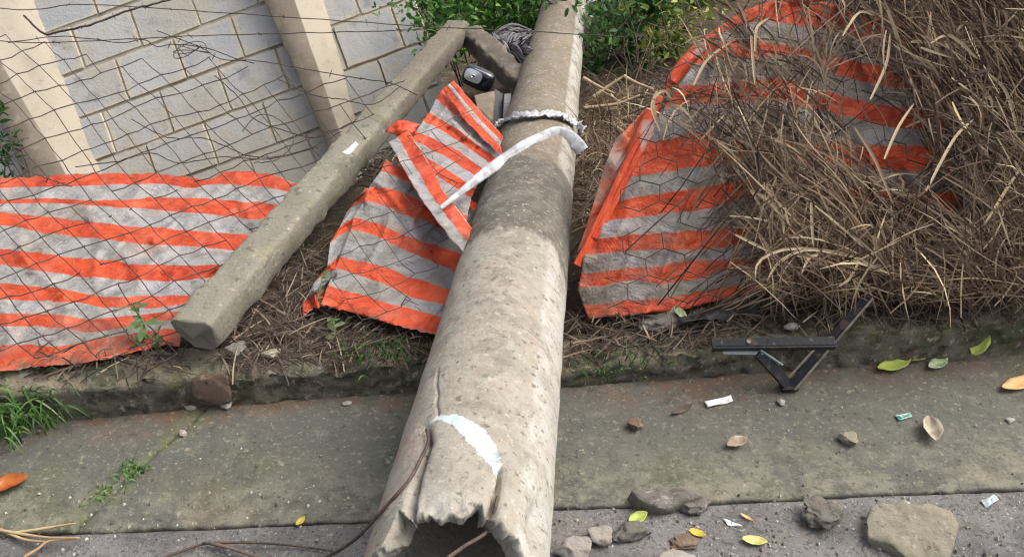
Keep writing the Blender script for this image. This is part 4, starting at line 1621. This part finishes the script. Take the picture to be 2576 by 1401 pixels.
def quad_prism(pts, dep, thick, name, mat, label, cat, bev=.004, smooth=False):
    """convex outline given in pixels at its own distance, extruded away from the viewer"""
    P = [at_depth(x, y, d) for (x, y), d in zip(pts, dep)]
    n = (P[1] - P[0]).cross(P[2] - P[0]).normalized()
    if n.dot(CAMLOC - P[0]) < 0:
        n = -n
    mb = MB()
    k = len(P)
    mb.v = P + [p - n * thick for p in P]
    mb.f = [tuple(range(k)), tuple(range(2 * k - 1, k - 1, -1))] + [(i, i + k, (i + 1) % k + k, (i + 1) % k) for i in range(k)]
    o = mb.build(name, mat, smooth=smooth)
    import bmesh
    bm = bmesh.new(); bm.from_mesh(o.data); bmesh.ops.recalc_face_normals(bm, faces=bm.faces); bm.to_mesh(o.data); bm.free()
    bevel(o, bev, 3)
    if label:
        tag(o, label, cat)
    return o
# glossy black housing: a rounded lens-like box
mb = MB()
c_ = at_depth(1203, 197, 3.62)
ux = (ROT @ Vector((.92, -.40, 0))).normalized()
uy = (ROT @ Vector((.40, .80, .45))).normalized()
un = ux.cross(uy)
rows = []
for i in range(25):
    la = math.pi * i / 24
    row = []
    for k in range(40):
        lo = 2 * math.pi * k / 40
        sx = math.sin(la) ** .45 if math.sin(la) > 0 else 0
        x = math.copysign(abs(math.cos(lo)) ** .5, math.cos(lo)) * sx
        y = math.copysign(abs(math.sin(lo)) ** .5, math.sin(lo)) * sx
        z = math.copysign(abs(math.cos(la)) ** .8, math.cos(la))
        row.append(c_ + ux * x * .066 + uy * y * .044 + un * z * .035)
    rows.append(row)
mb.grid(rows, closed=True)
hs = thing('plastic_housing', 'glossy black plastic housing with its sky highlight put on as a silver plate, lodged under the post arm', 'plastic part', c_ - Vector((0, 0, .05)))
mb.build('shell', M_GLOSS, hs)
mb = MB()
rows = []
for i in range(2, 11):
    f_ = i / 10
    rows.append([c_ + ux * (-.018 + .036 * f_ * math.copysign(abs(math.cos(k * math.pi / 16)) ** .6, math.cos(k * math.pi / 16))) + uy * (.010 + .026 * f_ * math.copysign(abs(math.sin(k * math.pi / 16)) ** .6, math.sin(k * math.pi / 16))) + un * (.040 - .004 * f_) for k in range(32)])
mb.grid(rows, closed=True)
mb.f.append(tuple(range(32)))
mb.build('shell_highlight', M_REFL, hs)  # white highlight on the shell, put on as a silver plate
quad_prism([(1192, 240), (1243, 228), (1238, 300), (1226, 318), (1200, 268)], [3.52, 3.52, 3.40, 3.40, 3.45], .03, 'broken_board', M_BOARD, 'small brown broken board under the glossy black housing', 'board')
quad_prism([(1268, 236), (1286, 234), (1280, 300), (1264, 304)], [3.55, 3.55, 3.35, 3.35], .03, 'wood_stake', M_GREYFIB, 'short weathered grey stake upright beside the pole', 'stake')
quad_prism([(1244, 222), (1266, 236), (1262, 300), (1240, 318), (1238, 262)], [3.60, 3.60, 3.45, 3.42, 3.5], .02, 'dark_slit', M_DULL, 'dark slit beside the short grey stake, filled by a black strip', 'scrap')  # black strip stands in for the dark slit here

# ------------------------------------------------------------------ black bent metal frame on the kerb
def bar(p0, p1, wd, ht, mb, face):
    d = (p1 - p0)
    ax = d * .5
    dn = d.normalized()
    s_ = dn.cross(face).normalized()
    f_ = s_.cross(dn).normalized()
    mb.box((p0 + p1) / 2, ax, s_ * wd * .5, f_ * ht * .5)
frame = thing('metal_frame', 'black bent angle-iron frame leaning from the kerb onto the pavement', 'metal frame', on_z(1985, 975, 0))
K0, K1 = on_z(1790, 862, .135), on_z(2100, 858, .150)
C0 = on_z(1985, 972, .014)
T1 = at_depth(2184, 744, proj(on_z(2150, 790, .17))[2])
N_UP = Vector((0, -.5, .86))
mb = MB(); bar(K0, K1, .023, .008, mb, N_UP)
bar(K0 + Vector((0, -.013, -.010)), K1 + Vector((0, -.013, -.010)), .006, .022, mb, N_UP)
bevel(mb.build('rail', M_BLACK, frame, smooth=False), .0015)
mb = MB(); bar(on_z(1818, 880, .118), on_z(1918, 882, .118), .022, .004, mb, N_UP)
bevel(mb.build('flange', M_SILVER, frame, smooth=False), .001)  # bluish reflection put into the pale flange colour
mb = MB(); bar(on_z(1908, 886, .118), C0, .030, .008, mb, N_UP)
bevel(mb.build('brace', M_BLACK, frame, smooth=False), .0015)
mb = MB(); bar(on_z(1912, 880, .126), on_z(1968, 918, .075), .0045, .008, mb, N_UP)
bevel(mb.build('brace_highlight', M_SILVER, frame, smooth=False), .001)  # highlight along the brace, put on as a pale strip
br2 = MB(); bar(C0 + Vector((.004, -.004, .002)), T1, .024, .006, br2, N_UP)
b2 = bevel(br2.build('brace', M_BLACK, frame, smooth=False), .0015)
sx_ = (T1 - C0).normalized().cross(N_UP).normalized()
for s_, q0, q1 in ((1, 0, 1.0), (-1, .05, .42)):
    mb = MB()
    a_ = C0.lerp(T1, q0) + sx_ * s_ * .0155 + N_UP * .004
    e_ = C0.lerp(T1, q1) + sx_ * s_ * .0125 + N_UP * .004
    bar(a_, e_, .006, .012, mb, N_UP)
    bevel(mb.build('channel_lip', M_EDGE, frame, smooth=False), .001)
mb = MB(); mb.box(C0 + Vector((0, .004, 0)), Vector((.022, 0, 0)), Vector((0, .016, .004)), Vector((0, -.002, .007)))
bevel(mb.build('corner_bracket', M_BLACK, frame, smooth=False), .002)
for t in (.30,):
    mb = MB()
    c_ = K0.lerp(K1, t)
    mb.tube([c_ + N_UP.normalized() * .003, c_ + N_UP.normalized() * .009], .006, 6)
    mb.build('bolt', M_EDGE, frame, smooth=False)
# crumpled black strip under the right sheet
def film(px_rows, z, name, label, mat, seed, amp=.02):
    n = 40
    R_ = [resample(r, n) for r in px_rows]
    rows = []
    for k in range(len(R_) - 1):
        for q in range(7):
            u = q / 6
            row = []
            for i in range(n):
                p = R_[k][i].lerp(R_[k + 1][i], u)
                P = on_z(p.x, p.y, z)
                row.append(P + Vector((0, 0, amp * fbm(P.x * 18, P.y * 18, seed, 4) + amp * .4)))
            rows.append(row)
    mb = MB(); mb.grid(rows)
    return tag(solid(mb.build(name, mat), .001), label, 'plastic film')
film([[(1740, 786), (1830, 760), (1920, 742), (2000, 735)], [(1700, 806), (1830, 786), (1930, 765), (2010, 752)], [(1720, 822), (1850, 802), (1960, 778), (2015, 768)]],
     .105, 'black_strip', 'crumpled black strip peeping out below the right striped sheet', M_DULL, 2)

# ------------------------------------------------------------------ stones
def rock(px0, px1, py0, py1, name, label, mat, seed, z0=0.0, flat=.6, depth_ratio=None, ang=0.0, cuts=12, group=None, rough=.14, sink=.12, hh=None):
    """px0..px1 wide, py0..py1 tall in the reference; rests on height z0"""
    rng = random.Random(seed)
    pb = on_z((px0 + px1) / 2, (py0 + py1) / 2, z0)
    dep = proj(pb)[2]
    wx = (px1 - px0) * dep / F
    # split the visible height into ground depth and stone height
    vis = (py1 - py0) * dep / F
    dirv = (pb - CAMLOC).normalized()
    sn = -dirv.z
    h = hh or vis * flat
    dy = max(.3 * wx, (vis - h * .55 * math.sqrt(1 - sn * sn)) / sn)
    dy = min(dy, wx * 1.3)
    import bmesh
    bm = bmesh.new()
    bmesh.ops.create_icosphere(bm, subdivisions=4, radius=1.0)
    planes = []
    for _ in range(cuts):
        n = Vector((rng.gauss(0, 1), rng.gauss(0, 1), rng.gauss(0, .8))).normalized()
        planes.append((n, rng.uniform(.5, .82)))
    planes.append((Vector((rng.gauss(0, .12), rng.gauss(0, .12), 1)).normalized(), .62))
    for v in bm.verts:
        p = v.co.copy()
        for n, o_ in planes:
            t = p.dot(n)
            if t > o_:
                p -= n * (t - o_) * .985
        p += v.co * rough * fbm(p.x * 2.2 + seed, p.y * 2.2, p.z * 2.2, 4)
        p += v.co * .018 * fbm(p.x * 9 + seed, p.y * 9, p.z * 9, 3)
        v.co = p
    # normalise extents
    xs_ = [v.co.x for v in bm.verts]; ys_ = [v.co.y for v in bm.verts]; zs_ = [v.co.z for v in bm.verts]
    for v in bm.verts:
        v.co.x = ((v.co.x - min(xs_)) / (max(xs_) - min(xs_)) - .5)
        v.co.y = ((v.co.y - min(ys_)) / (max(ys_) - min(ys_)) - .5)
        v.co.z = ((v.co.z - min(zs_)) / (max(zs_) - min(zs_)))
    for v in bm.verts:
        x, y = v.co.x * wx, v.co.y * dy
        v.co.x, v.co.y = x, y
        v.co.z = v.co.z * h * (1 + sink) - h * sink
    me = bpy.data.meshes.new(name)
    bm.to_mesh(me); bm.free()
    me.polygons.foreach_set('use_smooth', np.ones(len(me.polygons), dtype=bool))
    me.materials.append(mat)
    o = bpy.data.objects.new(name, me)
    COL.objects.link(o)
    o.location = (pb.x, pb.y, z0)
    o.rotation_euler = (0, 0, ang)
    return tag(o, label, 'stone', group)
ZR = -.004
def slab(px_pts, ztop, z0, name, label, mat, seed, flare=1.05, rough=.006, tilt=(0, 0)):
    n = 72
    T = resample(px_pts + [px_pts[0]], n + 1)[:n]
    T = [on_z(p.x, p.y, ztop) for p in T]
    c_ = sum(T, Vector()) / n
    rows = []
    for t in (.10, .25, .5, .72, .88, .96, 1.0):
        rows.append([c_.lerp(p, t) - Vector((0, 0, .004 * sstep(.9, 1, t) - (tilt[0] * (p.x - c_.x) + tilt[1] * (p.y - c_.y)) * t)) for p in T])
    for q in range(1, 8):
        u = q / 7
        f_ = 1.0 + (flare - 1) * math.sin(u * 2.2)
        rows.append([(c_.lerp(p, f_) * 1.0) * 1 + Vector((0, 0, (z0 - .01 - ztop - .004) * u + (tilt[0] * (p.x - c_.x) + tilt[1] * (p.y - c_.y)) * (1 - u))) for p in T])
    rows = [[p + (p - c_).normalized() * rough * fbm(p.x * 18, p.y * 18, p.z * 18 + seed, 4) + Vector((0, 0, rough * .7 * fbm(p.x * 26, p.y * 26, seed, 3))) for p in r] for r in rows]
    mb = MB(); mb.grid(rows, closed=True)
    mb.f.append(tuple(range(n))[::-1])
    return tag(mb.build(name, mat), label, 'stone')
slab([(2180, 1308), (2198, 1277), (2260, 1266), (2330, 1271), (2388, 1290), (2404, 1316), (2401, 1356), (2384, 1404), (2342, 1424), (2292, 1398), (2252, 1366), (2196, 1346)], .030, ZR,
     'stone', 'largest flat tan stone lying on the asphalt at lower right', M_ROCK_TAN, 3, 1.03, .012, (.05, .10))
slab([(1590, 1232), (1625, 1222), (1690, 1226), (1748, 1231), (1768, 1242), (1735, 1252), (1690, 1264), (1640, 1264), (1606, 1252)], .032, ZR,
     'concrete_chunk', 'broken concrete shard lying across the pavement edge right of the pole', M_ROCK_GREY, 8, 1.04, .010, (-.04, .05))
rock(1700, 1788, 1250, 1304, 'stone', 'grey stone pressed against the lower right side of the concrete shard', M_ROCK_GREY, 33, ZR, .5, rough=.2)
rock(2012, 2130, 1262, 1352, 'stone', 'crumbly grey white lump of mortar beside the largest tan stone', M_ROCK_GREY, 5, ZR, .5, rough=.3)
rock(1534, 1640, 1312, 1372, 'stone', 'grey angular stone on the asphalt below the broken concrete shard', M_ROCK_GREY, 9, ZR, .5, rough=.2)
rock(1478, 1542, 1326, 1384, 'stone', 'small pale stone touching the left side of the grey angular stone', M_ROCK_WHT, 10, ZR, .5)
rock(1390, 1490, 1356, 1430, 'stone', 'whitish stone on the asphalt at the bottom edge beside the pole end', M_ROCK_WHT, 11, ZR, .5)
rock(1655, 1762, 1386, 1432, 'stone', 'pinkish white stone cut off by the bottom edge of the picture', M_ROCK_WHT, 12, ZR, .4)
rock(1684, 1762, 1346, 1386, 'stone', 'flat brownish stone just below the yellow leaf on the asphalt', M_ROCK_BRN, 13, ZR, .35)
rock(1576, 1618, 1056, 1094, 'stone', 'small brown stone alone on the pavement below the black metal frame', M_ROCK_BRN, 15, 0, .6)
rock(2110, 2154, 1090, 1132, 'stone', 'small round tan pebble on the middle of the pavement', M_ROCK_TAN, 16, 0, .55)
rock(486, 598, 1000, 1046, 'stone', 'large brown stone standing against the kerb below the toppled post', M_ROCK_BRN, 17, .0, .8, rough=.16, hh=.125)
rock(466, 500, 1014, 1036, 'stone', 'white stone chip at the kerb foot, left of a second white chip', M_ROCK_WHT, 18, 0, .6)
rock(552, 586, 1012, 1036, 'stone', 'white stone chip at the kerb foot, right below the large brown stone', M_ROCK_WHT, 19, 0, .6)
rock(452, 472, 1082, 1104, 'stone', 'tiny pale chip at the upper end of the diagonal pavement joint', M_ROCK_WHT, 20, 0, .6)
rock(860, 886, 1009, 1024, 'stone', 'tiny white chip on the pavement close to the left side of the pole', M_ROCK_WHT, 22, 0, .5)
rock(1955, 1974, 1004, 1024, 'stone', 'tiny white chip on the pavement below the tip of the black frame', M_ROCK_WHT, 23, 0, .5)
rock(2590 - 60, 2552, 1052, 1068, 'stone', 'tiny white chip near the right edge of the pavement', M_ROCK_WHT, 24, 0, .5)
rock(2260, 2292, 1258, 1280, 'stone', 'pale pebble wedged at the pavement edge above the largest tan stone', M_ROCK_WHT, 25, ZR, .5)
rock(590, 660, 838, 880, 'stone', 'light grey rubble piece on the soil right of the post foot', M_ROCK_GREY, 26, .08, .4, rough=.2)
rock(655, 705, 880, 905, 'stone', 'flat pale rubble piece on the kerb top right of the post foot', M_ROCK_TAN, 27, .10, .4)
rock(560, 620, 868, 912, 'stone', 'grey rubble piece wedged between post foot and large brown stone', M_ROCK_GREY, 28, .09, .6)
rock(1600, 1720, 790, 850, 'stone', 'grey rounded lump half buried in litter below the right striped sheet', M_ROCK_GREY, 29, .08, .5, rough=.25)
rock(1970, 2010, 815, 840, 'stone', 'pale pebble on the kerb top behind the black metal frame', M_ROCK_WHT, 30, .10, .6)

# loose grit
mb = MB()
rgx = random.Random(31)
import bmesh
for _ in range(900):
    if rgx.random() < .6:
        px, py = rgx.uniform(-100, 2680), rgx.uniform(1240, 1440)
        s0 = rgx.uniform(.0015, .0055)
    else:
        px, py = rgx.uniform(-100, 2680), rgx.uniform(960, 1260)
        s0 = rgx.uniform(.001, .0035)
    p = on_z(px, py, 0)
    if p.y > y_kerb(p.x):
        continue
    z = -.004 if p.y < y_road(p.x) else 0.0
    b = len(mb.v)
    for q in ((1, 0, 0), (-1, 0, 0), (0, 1, 0), (0, -1, 0), (0, 0, 1), (0, 0, -.5)):
        mb.v.append(Vector((p.x, p.y, z + s0 * .3)) + Vector(q) * s0 * rgx.uniform(.6, 1.4))
    for f_ in ((0, 2, 4), (2, 1, 4), (1, 3, 4), (3, 0, 4), (2, 0, 5), (1, 2, 5), (3, 1, 5), (0, 3, 5)):
        mb.f.append(tuple(b + i for i in f_))
    mb.a.extend([rgx.random()] * 6)
stuff(mb.build('gravel', leafy('grit', [(0, (.07, .06, .05)), (.5, (.2, .18, .15)), (1, (.5, .47, .42))], .9, 0), smooth=False, origin=(0, 1.3, 0)), 'fine grit scattered over pavement and asphalt', 'grit')

# ------------------------------------------------------------------ leaves and scraps
def leaf(p0, p1, ratio, name, label, mat, z=.004, curl=.3, seed=0, cat='leaf', group=None, cup=.25, zt=None):
    mx_, my_ = (p0[0] + p1[0]) / 2, (p0[1] + p1[1]) / 2
    p0 = (mx_ + (p0[0] - mx_) * .9, my_ + (p0[1] - my_) * .9)
    p1 = (mx_ + (p1[0] - mx_) * .9, my_ + (p1[1] - my_) * .9)
    A0, B0 = on_z(*p0, z), on_z(*p1, z if zt is None else zt)
    d = B0 - A0
    L_ = d.length
    dn = d.normalized()
    s_ = dn.cross(Vector((0, 0, 1))).normalized()
    up = s_.cross(dn)
    if up.z < 0:
        up = -up
    rows = []
    for i in range(13):
        t = i / 12
        wv = L_ * ratio * (math.sin(math.pi * min(1, .04 + .94 * t)) ** .8) * .5
        row = []
        for k in range(7):
            u = k / 3 - 1
            h = L_ * curl * (t - .5) ** 2 + wv * cup * u * u + .04 * L_ * fbm(t * 3, u * 2, seed, 2)
            row.append(A0 + d * t + s_ * u * wv * (1 + .12 * noise.noise((t * 6, u, seed))) + up * (h + .002))
        rows.append(row)
    mb = MB(); mb.grid(rows)
    return tag(solid(mb.build(name, mat), .0006), label, cat, group)
leaf((2448, 898), (2482, 822), .62, 'leaf', 'bright lime green leaf standing upright against the kerb face', M_LIME, .02, .15, 1, zt=.075)
leaf((2203, 934), (2294, 908), .42, 'leaf', 'lime green leaf flat at the kerb foot, longest of the leaves there', M_LIME, .006, .3, 2)
leaf((2290, 912), (2334, 880), .5, 'leaf', 'small pale green leaf tilted up beside the longest lime leaf', M_LIME, .006, .3, 3)
leaf((2334, 930), (2384, 902), .5, 'leaf', 'pale mottled green leaf at the kerb foot left of the upright leaf', M_WEEDW, .006, .3, 4)
leaf((2514, 984), (2610, 950), .36, 'leaf', 'peach orange leaf cut off by the right edge of the picture', M_PEACH, .004, .3, 5)
leaf((1862, 1356), (1934, 1366), .46, 'leaf', 'pale yellow green half moon leaf on the asphalt', M_PALELEAF, ZR + .003, .25, 6)
leaf((1730, 1334), (1778, 1350), .5, 'leaf', 'small bright yellow leaf on the asphalt above a brown stone', M_YELLOW, ZR + .003, .4, 7)
leaf((1580, 1316), (1630, 1290), .6, 'leaf', 'light green leaf tucked under the broken concrete shard', M_LIME, ZR + .01, .3, 8)
leaf((1860, 1292), (1896, 1312), .25, 'leaf', 'thin tan leaf on the asphalt left of the mortar lump', M_PEACH, ZR + .003, .4, 9)
leaf((745, 1324), (768, 1300), .6, 'leaf', 'tiny yellow leaf on the pavement edge left of the pole', M_YELLOW, .002, .4, 10)
leaf((-25, 1240), (78, 1200), .62, 'leaf', 'curled rust orange dead leaf at the left edge of the picture', M_ORLEAF, .006, .35, 11, cup=.5)
leaf((1826, 1128), (1882, 1106), .55, 'leaf', 'crumpled brown dead leaf on the middle of the pavement', M_BRLEAF, .006, .5, 12, cup=.7)
leaf((2334, 1052), (2352, 1120), .55, 'leaf', 'twisted pale dead leaf on the pavement at right', M_GRYLEAF, .008, .5, 13, cup=.8)
leaf((2550, 700), (2590, 638), .4, 'leaf', 'yellow leaf hanging in the dry grass at the right edge', M_YELLOW, .16, .3, 14, zt=.24)
leaf((1686, 1046), (1744, 1018), .26, 'twig', 'short dark twig on the pavement left of a white plastic scrap', M_TWIG, .003, .3, 15, cat='twig')
def scrap(pts, z, name, label, mat, seed, h=.006, cat='scrap'):
    """small crumpled flat piece"""
    P = [on_z(x, y, z) for x, y in pts]
    c_ = sum(P, Vector()) / len(P)
    n = len(P)
    rows = []
    for i in range(6):
        t = .02 + .98 * i / 5
        row = []
        for k in range(n * 4):
            a_ = P[(k // 4) % n]
            b_ = P[(k // 4 + 1) % n]
            q = a_.lerp(b_, (k % 4) / 4)
            p = c_.lerp(q, t)
            row.append(p + Vector((0, 0, h * (.6 + fbm(p.x * 60, p.y * 60, seed, 2)))))
        rows.append(row)
    mb = MB(); mb.grid(rows, closed=True)
    return tag(solid(mb.build(name, mat), .0015), label, cat)
scrap([(1772, 1012), (1838, 998), (1844, 1012), (1780, 1026)], .003, 'plastic_scrap', 'white plastic scrap on the pavement below the black metal frame', M_PAPER, 1)
scrap([(72, 968), (104, 918), (122, 922), (112, 945), (104, 974)], .06, 'paper_scrap', 'torn white paper scrap on the kerb above the green grass tuft', M_PAPER, 2, .02)
scrap([(2250, 1046), (2288, 1040), (2294, 1050), (2260, 1060)], .003, 'glass_shard', 'small green glass shard on the pavement', M_GLASS, 3, .006)
scrap([(1818, 1306), (1852, 1318), (1866, 1326), (1830, 1322)], ZR, 'paper_scrap', 'thin white scrap on the asphalt left of the mortar lump', M_PAPER, 4, .004)
scrap([(2395 + 70, 1262), (2500, 1248), (2510, 1262), (2480, 1280)], ZR, 'paper_scrap', 'crumpled bluish white scrap on the asphalt right of the largest tan stone', M_SILVER, 5, .008)
scrap([(860, 388), (895, 360), (902, 366), (880, 392)], .27, 'paper_scrap', 'small white scrap caught on the toppled post', M_PAPER, 6, .006)

# straw stems at lower left
st = thing('straw_stalk', 'forked dry straw stalk lying over the pavement edge at lower left', 'stalk', on_z(80, 1350, 0))
for pts in ([(-60, 1322), (0, 1333), (70, 1345), (130, 1352), (200, 1352)], [(20, 1342), (90, 1332), (150, 1322), (190, 1316)], [(60, 1401), (95, 1380), (125, 1360), (190, 1355)], [(0, 1330), (60, 1356), (115, 1362)]):
    mb = MB()
    P = smoothpts([on_z(x, y, .008 + .004 * i) for i, (x, y) in enumerate(pts)], 16)
    mb.tube(P, [.0042 - .002 * i / 15 for i in range(16)], 6)
    mb.build('stem', M_STRAW, st)
tw = thing('twig', 'forked dark bare twig on the asphalt left of the pole end', 'twig', on_z(520, 1370, ZR))
for pts, r_, mt in (([(380, 1412), (440, 1392), (500, 1370), (535, 1366)], .004, M_TWIG), ([(530, 1366), (580, 1378), (650, 1402), (700, 1425)], .0045, M_TWIG), ([(510, 1366), (640, 1364), (760, 1374), (840, 1386)], .0032, M_REBAR)):
    mb = MB()
    P = smoothpts([on_z(x, y, ZR + .012 + .004 * math.sin(i * 2)) for i, (x, y) in enumerate(pts)], 20)
    mb.tube(P, [r_ * (1 - .4 * i / 19) for i in range(20)], 6)
    mb.build('stem', mt, tw)

# ------------------------------------------------------------------ weeds
def tuft(px, py, z, name, label, n, h, spread, mat, seed, wd=.005, cat='grass tuft', tone=.5):
    rng = random.Random(seed)
    c_ = on_z(px, py, z)
    mb = MB()
    for _ in range(n):
        r0 = Vector((rng.gauss(0, spread * .45), rng.gauss(0, spread * .3), 0))
        an = rng.uniform(0, 2 * math.pi)
        hh = h * rng.uniform(.4, 1.1)
        out = Vector((math.cos(an), math.sin(an) * .8 - .2, 0)) * hh * rng.uniform(.3, 1.1)
        root = c_ + r0
        blade(mb, root, root + out * .4 + Vector((0, 0, hh)), root + out + Vector((0, 0, hh * rng.uniform(.1, .9))), wd * rng.uniform(.6, 1.3), min(1, max(0, rng.gauss(tone, .25))), 7)
    return tag(mb.build(name, mat), label, cat)
tuft(42, 1050, .0, 'grass_tuft', 'bushy green grass tuft at the kerb foot on the far left', 420, .15, .14, M_GRASS, 4, .0055, tone=.55)
stuff(tuft(332, 1188, .0, 'grass_tuft', 'small green weed growing in the diagonal pavement joint', 70, .022, .05, M_GRASS, 6, .004, tone=.7))
stuff(tuft(270, 1245, .0, 'grass_tuft', 'sparse yellowish weed lower down the diagonal pavement joint', 45, .02, .05, M_GRASS, 7, .004, tone=.9))
stuff(tuft(950, 880, .09, 'grass_tuft', 'low green weed patch below the middle striped sheet', 110, .04, .12, M_GRASS, 8, .005, tone=.35))
stuff(tuft(1960, 905, .0, 'grass_tuft', 'dark mossy weed behind the black metal frame brace', 60, .05, .08, M_GRASS, 9, .004, tone=.2))
stuff(tuft(1560, 905, .07, 'grass_tuft', 'low dull green weed patch on the soil right of the pole', 90, .03, .14, M_GRASS, 12, .004, tone=.3))
def weed(px, py, z, top, name, label, mat, seed, nl=9, ls=.03):
    rng = random.Random(seed)
    b = on_z(px, py, z)
    e = at_depth(*top, proj(b)[2] + .03)
    t_ = thing(name, label, 'weed', b)
    mb = MB()
    P = smoothpts([b, b.lerp(e, .5) + Vector((rng.gauss(0, .01), 0, 0)), e], 12)
    mb.tube(P, [.0028 - .0016 * i / 11 for i in range(12)], 5)
    mb.build('stem', mat, t_)
    mb = MB()
    for k in range(nl):
        p = P[min(11, 2 + int(9.5 * k / nl))]
        d = Vector((rng.gauss(0, 1), rng.gauss(0, 1), rng.uniform(.1, .9))).normalized()
        s_ = d.cross(Vector((rng.gauss(0, .4), rng.gauss(0, .4), 1))).normalized()
        nn = d.cross(s_)
        L_ = ls * rng.uniform(.6, 1.3)
        rows = []
        for i in range(6):
            t = i / 5
            wv = L_ * .22 * math.sin(math.pi * (.08 + .88 * t))
            q = p + d * L_ * t - Vector((0, 0, L_ * .3 * t * t))
            rows.append([q - s_ * wv, q + nn * wv * .2, q + s_ * wv])
        mb.grid(rows)
    mb.build('foliage', mat, t_)
weed(352, 880, .11, (330, 760), 'weed', 'upright green weed growing through the sheet left of the post foot', M_WEED, 2, 14, .045)
weed(395, 890, .11, (400, 830), 'weed', 'short leafy weed touching the post foot', M_WEED, 3, 10, .035)
weed(795, 770, .12, (812, 690), 'weed', 'slim green weed stalk at the left corner of the middle sheet', M_WEED, 4, 8, .03)
weed(1712, 800, .10, (1700, 735), 'weed', 'pale green weed with one round leaf in front of the right striped sheet', M_WEEDW, 5, 5, .045)
weed(840, 850, .10, (835, 800), 'weed', 'small dark weed below the middle sheet corner', M_WEED, 6, 10, .03)
